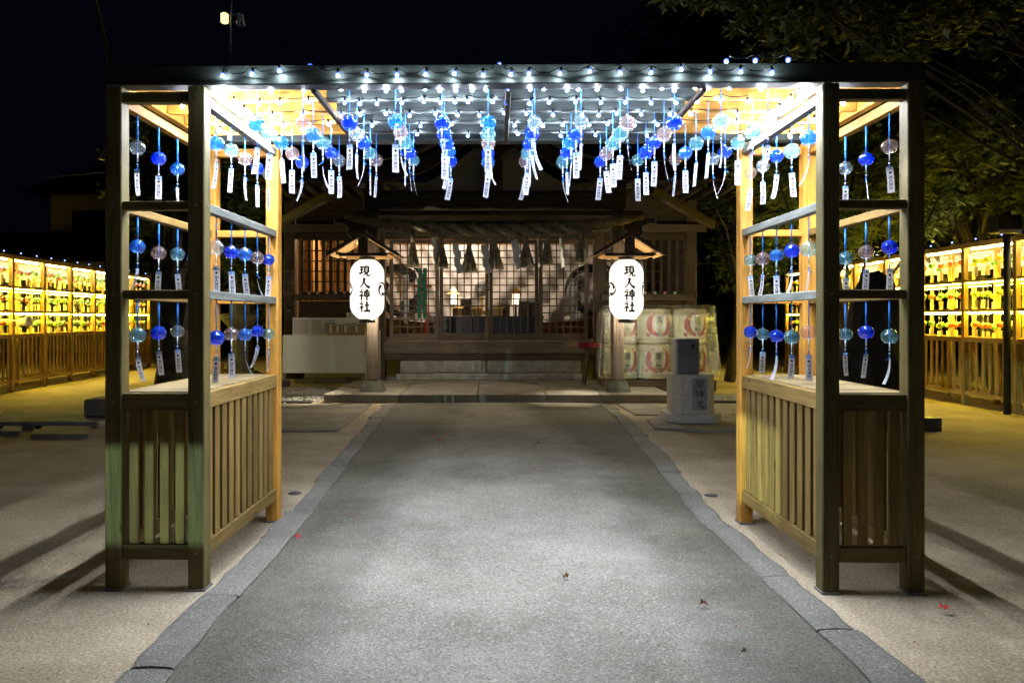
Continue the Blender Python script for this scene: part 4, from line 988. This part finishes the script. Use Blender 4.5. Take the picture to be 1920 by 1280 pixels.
slab_poly([(3.35, 8.3), (4.6, 8.4), (4.9, 9.9), (3.32, 9.75)], .015)
slab_poly([(-1.72, 8.45), (-2.1, 8.4), (-4.2, 8.5), (-4.3, 11.1), (-1.74, 11.1)], .02)
for (a, b, c, d) in ((0, 40, 777, 786), (0, 38, 792, 800), (0, 36, 806, 816), (58, 165, 806, 822), (60, 75, 806, 812)):
    p, q = at(a, d, 1794/(d-CY)), at(b, c, 1794/(c-CY)); y0, y1 = p.y, q.y
    if y1-y0 > .15: slab_poly([(p.x, y0), (at(b, 0, y0).x, y0), (at(b+6, 0, y1).x, y1), (at(a+8, 0, y1).x, y1)], .05, 'stepping_stone')
# cobbles in the strips beside the apron
def cobbles(x0, x1, y0, y1, nm):
    g = MB(); n = int((x1-x0)*(y1-y0)/.006)
    for i in range(n):
        x, y = random.uniform(x0, x1), random.uniform(y0, y1); r_ = random.uniform(.03, .055); a = random.uniform(0, 3)
        pf = [(r_, 0), (r_*.85, r_*.35), (r_*.4, r_*.55), (.001, r_*.58)]
        P = []
        for q in range(7):
            th = 6.283*q/7
            for rr, zz in pf: P.append((x+rr*1.3*math.cos(th)*math.cos(a)-rr*.8*math.sin(th)*math.sin(a), y+rr*1.3*math.cos(th)*math.sin(a)+rr*.8*math.sin(th)*math.cos(a), .004+zz))
        g.quadgrid(P, 7, 4, True)
    tag(obj('cobbles', g.mesh('cobbles', M['stone'], True)), 'strip of small round cobbles %s the stone apron' % nm, None, None, 'stuff')
cobbles(-4.9, -2.62, 11.45, 13.7, 'to the left of'); cobbles(2.95, 4.9, 11.45, 12.5, 'to the right of')

# ------------------------------------------------------------------ stone lantern, rocks, low picket fence
t = thing('stone_lantern', 'mossy stone lantern with a broad bowl seen through the left tower', 'stone lantern', (-5.05, 15.0, 0))
ml = matte('mossy_stone', (.22, .21, .13), .9, c2=(.11, .12, .06), scale=7, bump=.6)
for nm, pf in (('foundation', [(.50, 0), (.50, .10), (.38, .22), (.34, .24)]), ('shaft', [(.20, .24), (.17, .45), (.17, .95), (.22, 1.08)]), ('bowl', [(.16, 1.09), (.24, 1.14), (.38, 1.30), (.40, 1.38), (.30, 1.40)]),
               ('fire_box', [(.20, 1.40), (.20, 1.66)]), ('cap', [(.20, 1.66), (.46, 1.70), (.42, 1.76), (.16, 1.95), (.001, 2.02)])):
    g = MB(); g.lathe(pf, 12, cap=True); obj(nm, g.mesh(nm, ml, nm == 'bowl'), t)
t = thing('picket_fence', 'short low wooden picket fence in front of the stone lantern', 'fence', (-5.9, 14.1, 0))
for k in range(9): bx('picket', k*.13, k*.13+.07, 0, .02, 0, .45+.03*(k % 2), 'brown', t)
bx('rail', 0, 1.12, .021, .05, .28, .34, 'brown', t)
def rock(name, label, loc, sx_, sy_, sz_, mat, seed):
    bm = bmesh.new(); bmesh.ops.create_icosphere(bm, subdivisions=3, radius=1); rd = random.Random(seed); ph = [rd.uniform(0, 6) for _ in range(6)]
    for v in bm.verts:
        c = v.co; k = 1+.16*math.sin(c.x*3+ph[0])+.12*math.sin(c.y*4+ph[1])+.12*math.sin(c.z*5+ph[2])+.05*math.sin(c.x*9+c.z*8+ph[3])
        v.co = Vector((c.x*k*sx_, c.y*k*sy_, max(-.0, (c.z*k+.55)*sz_)))
    me = bpy.data.meshes.new(name); bm.to_mesh(me); bm.free(); me.materials.append(mat); return tag(obj(name, me, None, loc), label, 'rock')
rock('standing_rock', 'large dark standing rock behind the right tower', (4.62, 8.9, .15), .48, .35, .95, M['soil'], 3)
tag(bx('rock_plinth', 4.0, 5.25, 8.5, 9.5, 0, .15, M['dstone']), 'low dark plinth under the standing rock', 'plinth')
tag(bx('stone_block', -5.0, -4.6, 9.1, 9.5, .08, .30, M['slab'], None, .02), 'squared stone block just left of the left tower', 'block')
tag(bx('stone_step', -6.1, -4.6, 8.7, 9.6, 0, .079, M['stone'], None, .02), 'low stone step under the squared block', 'step')

# ------------------------------------------------------------------ floodlight poles
t = thing('floodlight_pole', 'dark floodlight on a pole at the near end of the right rack', 'floodlight', (7.06, 10.0, 0))
g = MB(); g.tube([(0, 0, 0), (0, 0, 2.75)], .045, 10); obj('pole', g.mesh('pole', M['wire'], True), t)
bx('lamp_housing', -.20, .14, -.10, .12, 2.46, 2.70, M['black'], t, .01); bx('lamp_glass', -.18, .12, -.108, -.101, 2.44, 2.50, M['steel'], t, .002)
t = thing('spotlight', 'small white spotlight on a long arm in front of the left rack', 'spotlight', (-8.15, 12.9, 0))
g = MB(); g.tube([(-.6, 0, 0), (-.6, 0, 1.25), (-.3, 0, 1.27), (0, 0, 1.25)], .02, 8); obj('arm', g.mesh('arm', M['white'], True), t)
g = MB(); g.lathe([(.03, -.10), (.055, -.09), (.09, .06), (.09, .11), (.001, .11)], 14); obj('lamp_head', g.mesh('lamp_head', M['white'], True), t, (0.02, 0, 1.24), (0, R(80), 0))

# green-tinged unseen floodlight standing behind the viewer: an added board mask cuts the beam off level
t = thing('unseen_floodlight', 'unseen floodlight on a short stake on the sand behind the viewer', 'floodlight', (-3.1, -7.5, 0))
g = MB(); g.tube([(0, 0, 0), (0, 0, .5)], .025, 8); obj('stake', g.mesh('stake', M['wire']), t)
bx('lamp_body', -.12, .12, -.20, -.02, .58, .76, M['black'], t, .01)
fn = thing('beam_mask', 'added boards behind the viewer whose low gaps shape the floodlight beam', 'fence', (0, -5.0, 0))  # added unseen boards, gaps aimed to shape the green patches of light
gaps = sorted((-3.1+2.5*math.tan(R(a)), -3.1+2.5*math.tan(R(b)), zl) for a, b, zl in ((6.2, 9.3, .56), (15.0, 16.4, .60), (20.8, 22.3, .56), (28.6, 31, .50)))
xx = -5.6
for a, b, zl in gaps+[(3.0, 3.0, 0)]:
    x = xx
    while x < a-.001: x1 = min(x+.14, a); bx('board', x+.001, x1-.001, 0, .02, 0, 1.8, 'old', fn, 0); x = x1  # boards of the added beam mask
    if b > a: bx('board', a, b, 0, .02, .6665, 1.8, 'old', fn, 0); bx('board', a, b, 0, .02, 0, zl, 'old', fn, 0)
    xx = b
bx('mask_backing', -5.6, 3.0, .021, .03, .6668, 1.8, 'old', fn, 0)
ld = bpy.data.lights.new('flood_beam', 'SPOT'); ld.energy = 3300; ld.color = (.60, 1.0, .86); ld.spot_size = R(64); ld.spot_blend = .1; ld.shadow_soft_size = .009
lo = bpy.data.objects.new('flood_beam', ld); col.objects.link(lo); lo.parent = t; lo.location = (0, 0, .66); lo.rotation_euler = (R(89), 0, R(-17))

t = thing('unseen_floodlight', 'added second floodlight on a short stake far out on the left sand behind the viewer', 'floodlight', (-9, -3, 0), R(-55))  # extra lamp added out of view to light the right inner slats
g = MB(); g.tube([(0, 0, 0), (0, 0, .5)], .025, 8); obj('stake', g.mesh('stake', M['wire']), t); bx('lamp_body', -.12, .12, -.20, -.02, .58, .76, M['black'], t, .01)  # parts of the added second floodlight
ld = bpy.data.lights.new('flood_beam', 'SPOT'); ld.energy = 6500; ld.color = (.78, 1.0, .80); ld.spot_size = R(13); ld.spot_blend = .1; ld.shadow_soft_size = .008
lo = bpy.data.objects.new('flood_beam', ld); col.objects.link(lo); lo.parent = t; lo.location = (0, 0, .66); lo.rotation_euler = (R(89.2), 0, 0)
dv = Vector((math.sin(R(55)), math.cos(R(55)), 0))*2.5
fn = thing('beam_mask', 'added boards with one opening that shapes the second floodlight beam', 'fence', (-9+dv.x, -3+dv.y, 0), R(-55))  # added out of view, opening sized to frame the patch of light
for i in range(3): bx('board', -.60+i*.18, -.42+i*.18-.002 if i < 2 else -.060, 0, .02, 0, 1.3, 'old', fn, 0); bx('board', .060+i*.18, .06+(i+1)*.18-.002, 0, .02, 0, 1.3, 'old', fn, 0)  # boards of the added second beam mask
bx('board', -.059, .059, 0, .02, .664, 1.3, 'old', fn, 0); bx('board', -.059, .059, 0, .02, 0, .560, 'old', fn, 0)

# ------------------------------------------------------------------ house behind on the left
hs = thing('neighbour_house', 'unlit two storey house with cream walls beyond the left rack', 'house', (-15.5, 30, 0))
bx('wall', -2.3, 3.5, 0, 6, 3.6, 6.35, M['lightwall'], hs, .01); bx('wall', -5, 4, -1.5, -1.4, 0, 3.5, M['lightwall'], hs, .01)
bx('window', -1.4, .6, -.04, -.001, 4.5, 5.7, M['black'], hs); bx('window_frame', -1.5, .7, -.06, -.041, 4.42, 4.5, M['pole'], hs)
def prism(name, x0, x1, y0, y1, z0, z1, mat, parent, inset=1.2):
    g = MB(); g.poly([(x0, y0, z0), (x1, y0, z0), (x1, y1, z0), (x0, y1, z0), (x0+inset, (y0+y1)/2, z1), (x1-inset, (y0+y1)/2, z1)],
        [(0, 1, 5, 4), (1, 2, 5), (2, 3, 4, 5), (3, 0, 4), (3, 2, 1, 0)]); return obj(name, g.mesh(name, mat), parent)
prism('roof', -3.1, 4.5, -.8, 6.8, 6.36, 8.2, M['tile'], hs); prism('lower_roof', -4.6, 5, -2.2, .6, 3.55, 4.75, M['tile'], hs, .8)

# ------------------------------------------------------------------ overhead cables and hanging lamp
def cable(name, a, b, sag, r_, label, mat=M['wire'], cat='cable'):
    a, b = Vector(a), Vector(b); g = MB(); pts = []
    for i in range(31): t_ = i/30; p = a.lerp(b, t_); p.z -= sag*4*t_*(1-t_); pts.append(p-a)
    g.tube(pts, r_, 6); return tag(obj(name, g.mesh(name, mat, True), None, a), label, cat)
cable('cable', at(-60, 336, 22), at(520, 270, 14), .2, .012, 'thin overhead cable sloping up behind the left tower', M['pole'])
cable('cable', at(240, 230, 12), at(700, 560, 20), .5, .008, 'thin cable dipping down behind the left tower', M['pole'])
pts = [at(213, 152, 3.6), at(203, 105, 3.65), at(190, 50, 3.75), at(178, 5, 3.9), at(160, -50, 4.1), at(120, -120, 4.4)]
g = MB(); g.tube([p-pts[0] for p in pts], [.011, .012, .013, .014, .015, .015], 8); tag(obj('bamboo_pole', g.mesh('bamboo_pole', matte('dry_bamboo', (.22, .2, .17), .6), True), None, pts[0]), 'arched grey bamboo pole rising from the left end of the pergola beam', 'pole')
p0 = at(431, 125, 3.58)
t = thing('hanging_lamp', 'little lit yellow lamp and glass bell on a thin rod above the front beam', 'lamp', p0)
g = MB(); g.tube([(0, 0, 0), at(434, 0, 3.58)-p0, at(434, -60, 3.58)-p0], .004, 6); obj('rod', g.mesh('rod', M['steel']), t)
q = at(421, 34, 3.58)-p0; g = MB(); g.lathe([(.012, .022), (.018, .018), (.018, -.022), (.012, -.026)], 12, q, cap=True); obj('lamp_glass', g.mesh('lamp_glass', emit('yellow_lamp_glow', (1, .8, .3), 2.2), True), t)
g = MB(); g.sphere(q+Vector((0, 0, .014)), .007, 8, 5); obj('lamp_bulb', g.mesh('lamp_bulb', emit('lamp_white', (1, .95, .8), 40)), t)
q2 = at(451, 36, 3.58)-p0; g = MB(); g.lathe([(.004, .03), (.014, .022), (.022, -.02), (.024, -.028)], 12, q2); obj('glass_bell', g.mesh('glass_bell', BELL['clear'], True), t)
g = MB(); g.tube([q+Vector((0, 0, .02)), (0+.004, 0, q.z+.01), q2+Vector((0, 0, .03))], .0015, 4); obj('wire', g.mesh('wire', M['steel']), t)
g = MB(); g.tube([at(434, -60, 3.58)-p0, at(700, -700, 4.2)-p0], .003, 4); obj('guy_wire', g.mesh('guy_wire', M['wire']), t)

# ================================================================== TREES
def leaf_mat(name, a, b):
    m, nt, o = new_mat(name); L = nt.links.new
    tc = nd(nt, 'ShaderNodeTexCoord'); n = nd(nt, 'ShaderNodeTexNoise', i_Scale=1.3, i_Detail=6, i_Roughness=.8); L(tc.outputs['Object'], n.inputs[0])
    c = ramp(nt, n.outputs[0], [(.35, a), (.62, b), ])
    d = nd(nt, 'ShaderNodeBsdfPrincipled'); L(c, d.inputs['Base Color']); d.inputs['Roughness'].default_value = .45; d.inputs['Specular IOR Level'].default_value = .35
    t_ = nd(nt, 'ShaderNodeBsdfTranslucent'); L(c, t_.inputs[0]); mx = nd(nt, 'ShaderNodeMixShader', i_0=.3); L(d.outputs[0], mx.inputs[1]); L(t_.outputs[0], mx.inputs[2]); L(mx.outputs[0], o.inputs[0]); return m
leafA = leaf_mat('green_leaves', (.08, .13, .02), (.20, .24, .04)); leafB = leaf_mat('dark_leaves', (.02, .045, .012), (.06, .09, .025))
def leaves_mesh(centres, dirs, size, mat, droop=.5):
    n = len(centres); C = np.array(centres); D = np.array(dirs); D += rng.normal(0, .25, D.shape); D[:, 2] -= droop*rng.random(n)
    D /= np.linalg.norm(D, axis=1)[:, None]
    U = np.tile([0, 0, 1.0], (n, 1))+rng.normal(0, .45, (n, 3)); S = np.cross(D, U); S /= np.linalg.norm(S, axis=1)[:, None]; Nn = np.cross(S, D)
    sz = size*rng.uniform(.65, 1.25, n)[:, None]
    a = C; b = C+D*sz*.45+S*sz*.24; b2 = C+D*sz*.45-S*sz*.24; m1 = C+D*sz*.5-Nn*sz*.07; e = C+D*sz
    V = np.stack([a, b, m1, b2, e], 1).reshape(-1, 3); i0 = np.arange(n)*5
    Fs = np.concatenate([np.stack([i0, i0+1, i0+2], 1), np.stack([i0, i0+2, i0+3], 1), np.stack([i0+1, i0+4, i0+2], 1), np.stack([i0+2, i0+4, i0+3], 1)])
    me = bpy.data.meshes.new('crown'); me.vertices.add(len(V)); me.vertices.foreach_set('co', V.ravel().astype('f'))
    me.loops.add(len(Fs)*3); me.loops.foreach_set('vertex_index', Fs.ravel().astype('i')); me.polygons.add(len(Fs))
    me.polygons.foreach_set('loop_start', (np.arange(len(Fs))*3).astype('i')); me.polygons.foreach_set('loop_total', np.full(len(Fs), 3, 'i')); me.update(calc_edges=True); me.materials.append(mat); return me
def tree(name, label, base, trunk, spread, zc, rx, ry, rz_, nleaf, size, mat, tr=.16, seed=1, nb=16):
    rd = random.Random(seed); root = thing(name, label, 'tree', base)
    g = MB(); n = len(trunk); g.tube(trunk, [tr*(1-.55*i/(n-1)) for i in range(n)], 10); obj('trunk', g.mesh('trunk', M['bark'], True), root)
    top = Vector(trunk[-1]); tw = []; br = MB(); cen = Vector(zc)
    for b in range(nb):
        while True:
            q = Vector((rd.uniform(-1, 1), rd.uniform(-1, 1), rd.uniform(-1, 1)))
            if .35 < q.length < 1: break
        e = cen+Vector((q.x*rx, q.y*ry, q.z*rz_)); s0 = Vector(trunk[-1-rd.randint(0, min(2, n-2))]); mid = s0.lerp(e, .5)+Vector((rd.uniform(-.3, .3), rd.uniform(-.3, .3), .2))
        br.tube([s0, mid, e], [tr*.35, tr*.2, tr*.07], 6)
        for k in range(7):
            t_ = rd.uniform(.35, 1); p = mid.lerp(e, t_); dv = Vector((rd.gauss(0, 1), rd.gauss(0, 1), rd.gauss(0, .5))).normalized(); q2 = p+dv*rd.uniform(.5, 1.0)*spread
            br.tube([p, p.lerp(q2, .5)+Vector((0, 0, .06)), q2], [tr*.09, tr*.06, tr*.03], 4); tw.append((p, q2))
            for j in range(3):
                p2 = p.lerp(q2, rd.uniform(.3, .9)); d2 = Vector((rd.gauss(0, 1), rd.gauss(0, 1), rd.gauss(0, .4))).normalized(); tw.append((p2, p2+d2*rd.uniform(.3, .7)*spread))
    obj('branches', br.mesh('branches', M['bark']), root)
    C = []; D = []; per = max(1, nleaf//len(tw))
    for p, q in tw:
        d = (q-p).normalized(); sd_ = d.cross(Vector((0, 0, 1))).normalized()
        for k in range(per):
            t_ = rd.uniform(.1, 1.05); s = 1 if k % 2 else -1; sp = spread*.10
            c = p.lerp(q, t_)+Vector((rd.gauss(0, sp), rd.gauss(0, sp), rd.gauss(0, sp*.6))); C.append(c); D.append(d*.5+sd_*s*.8)
    obj('crown', leaves_mesh([tuple(c) for c in C], [tuple(d) for d in D], size, mat), root); return root
tree('broadleaf_tree', 'large leafy tree spreading over the right rack, its lower leaves lit yellow', (8.7, 12.6, 0), [(0, 0, 0), (-.1, .1, 1.2), (-.25, .1, 2.4), (-.2, .2, 3.4)], .95, (-.5, -.2, 4.5), 3.4, 2.8, 2.0, 42000, .13, leafA, .12, 4, 48)
tree('broadleaf_tree', 'broadleaf tree behind the right tower with a slender forked trunk', (5.6, 11.6, 0), [(0, 0, 0), (.05, 0, 1.0), (-.1, 0, 2.0), (.1, .1, 2.8)], .8, (.1, .2, 3.9), 2.0, 1.5, 1.5, 13000, .13, leafA, .09, 9, 24)
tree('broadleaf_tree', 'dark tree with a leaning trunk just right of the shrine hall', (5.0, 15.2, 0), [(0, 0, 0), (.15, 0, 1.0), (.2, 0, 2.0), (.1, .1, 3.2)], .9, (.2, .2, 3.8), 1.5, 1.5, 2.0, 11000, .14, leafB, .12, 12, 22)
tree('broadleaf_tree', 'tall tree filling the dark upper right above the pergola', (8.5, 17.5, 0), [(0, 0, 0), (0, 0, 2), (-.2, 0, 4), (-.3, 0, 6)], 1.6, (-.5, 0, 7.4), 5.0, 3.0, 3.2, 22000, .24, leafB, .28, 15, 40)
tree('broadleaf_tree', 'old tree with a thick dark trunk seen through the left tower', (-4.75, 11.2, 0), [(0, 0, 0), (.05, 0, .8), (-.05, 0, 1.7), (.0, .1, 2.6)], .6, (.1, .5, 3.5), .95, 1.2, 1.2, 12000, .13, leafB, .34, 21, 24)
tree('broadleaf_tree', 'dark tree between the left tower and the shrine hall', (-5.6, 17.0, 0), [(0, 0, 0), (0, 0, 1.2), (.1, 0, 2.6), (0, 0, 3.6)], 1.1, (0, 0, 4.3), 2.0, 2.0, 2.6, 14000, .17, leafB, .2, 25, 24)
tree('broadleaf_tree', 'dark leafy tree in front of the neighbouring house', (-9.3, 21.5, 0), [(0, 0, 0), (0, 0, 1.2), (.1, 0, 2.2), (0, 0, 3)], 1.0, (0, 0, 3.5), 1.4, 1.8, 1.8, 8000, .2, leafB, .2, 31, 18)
# branch reaching in from above, above the pergola
tree('broadleaf_tree', 'near tree whose leafy branch tips droop above the pergola beam', (7.2, 7.6, 0), [(0, 0, 0), (-.1, 0, 2.0), (-.6, -.1, 3.6), (-1.4, -.3, 4.7)], .7, (-3.9, -.6, 5.05), 2.3, .9, .45, 13000, .115, leafB, .06, 44, 22)

n_ = 42000; th = rng.uniform(R(-62), R(62), n_); rr_ = rng.uniform(27, 34, n_)
hh = 6.0+1.6*np.sin(th*9)+1.1*np.sin(th*23+1); C_ = np.stack([rr_*np.sin(th), rr_*np.cos(th), hh*rng.random(n_)**.8], 1)
C_ = C_[~((C_[:, 0] < -10.5) & (C_[:, 0] > -22))]
tag(obj('treeline', leaves_mesh(C_, rng.normal(0, 1, C_.shape), .6, leafB)), 'dark mass of trees closing off the grounds behind everything', None, None, 'stuff')
tag(bx('perimeter_wall', -40, 40, 36, 36.3, 0, 3.0, M['soil']), 'long dark wall far behind the trees', 'wall')

g = MB()
for i in range(420):
    y = random.uniform(2.2, 11) if i % 3 else random.uniform(2.5, 5); sd_ = random.choice((-1, 1))
    if i % 3 == 0: x = random.uniform(-4, 4)
    else: x = (edge_l(y, -.21)-abs(random.gauss(0, .12))) if sd_ < 0 else (edge_r(y, .21)+abs(random.gauss(0, .12)))
    if i % 7 == 0: x = random.uniform(-1.1, 1.3)
    r_ = random.uniform(.004, .011); a = random.uniform(0, 6.28); z = .022 if edge_l(y) < x < edge_r(y) else .006
    c_, s_ = math.cos(a)*r_, math.sin(a)*r_
    g.poly([(x-c_, y-s_, z), (x+s_*.5, y-c_*.5, z+r_*.3), (x+c_, y+s_, z), (x-s_*.5, y+c_*.5, z)], [(0, 1, 2, 3)])
tag(obj('leaf_litter', g.mesh('leaf_litter', M['brownleaf'])), 'tiny brown leaf scraps and grit strewn along the kerbs and sand', None, None, 'stuff')

# ------------------------------------------------------------------ fallen leaves, drain caps
def fleaf(px, py, mat, sz, label):
    Y = 1794/(py-CY); p = at(px, py, Y); g = MB(); n = 5; pts = [(0, 0, .012)]; 
    for i in range(10):
        a = i*math.pi/5; r_ = sz*(1 if i % 2 == 0 else .45); pts.append((r_*math.cos(a), r_*math.sin(a), .004+.012*(i % 3)))
    g.poly(pts, [(0, 1+i, 1+(i+1) % 10) for i in range(10)]); tag(obj('fallen_leaf', g.mesh('fallen_leaf', mat), None, (p.x, p.y, .022), (0, 0, random.uniform(0, 6))), label, 'leaf')
fleaf(558, 1015, M['redleaf'], .024, 'red fallen leaf on the left edge of the path'); fleaf(1768, 1152, M['redleaf'], .026, 'red fallen leaf on the sand by the right tower')
fleaf(826, 831, M['redleaf'], .028, 'small red leaf far up the middle of the path'); fleaf(1060, 1092, M['brownleaf'], .022, 'brown leaf on the path near the viewer')
fleaf(1320, 1143, M['brownleaf'], .022, 'brown leaf near the right kerb close to the viewer'); fleaf(1010, 836, M['brownleaf'], .026, 'brown leaf far up the path right of the red one')
fleaf(1395, 1235, M['brownleaf'], .012, 'tiny brown leaf scrap close to the viewer at the right')
Y = 1794/(972-CY); p = at(655, 972, Y); g = MB(); g.tube([(-.05, -.008, 0), (0, .006, 0), (.06, .004, 0)], .002, 5); tag(obj('twig', g.mesh('twig', M['brownleaf']), None, (p.x, p.y, .024)), 'thin curved twig lying on the left half of the path', 'twig')
for px, py, sd in ((553, 925, 'left'), (1333, 929, 'right')):
    Y = 1794/(py-CY); p = at(px, py, Y); g = MB(); g.lathe([(.001, .006), (.045, .006), (.05, 0)], 20); tag(obj('drain_cap', g.mesh('drain_cap', M['dstone'], True), None, (p.x, p.y, .002)), 'small round metal cap in the sand by the %s kerb' % sd, 'drain cap')
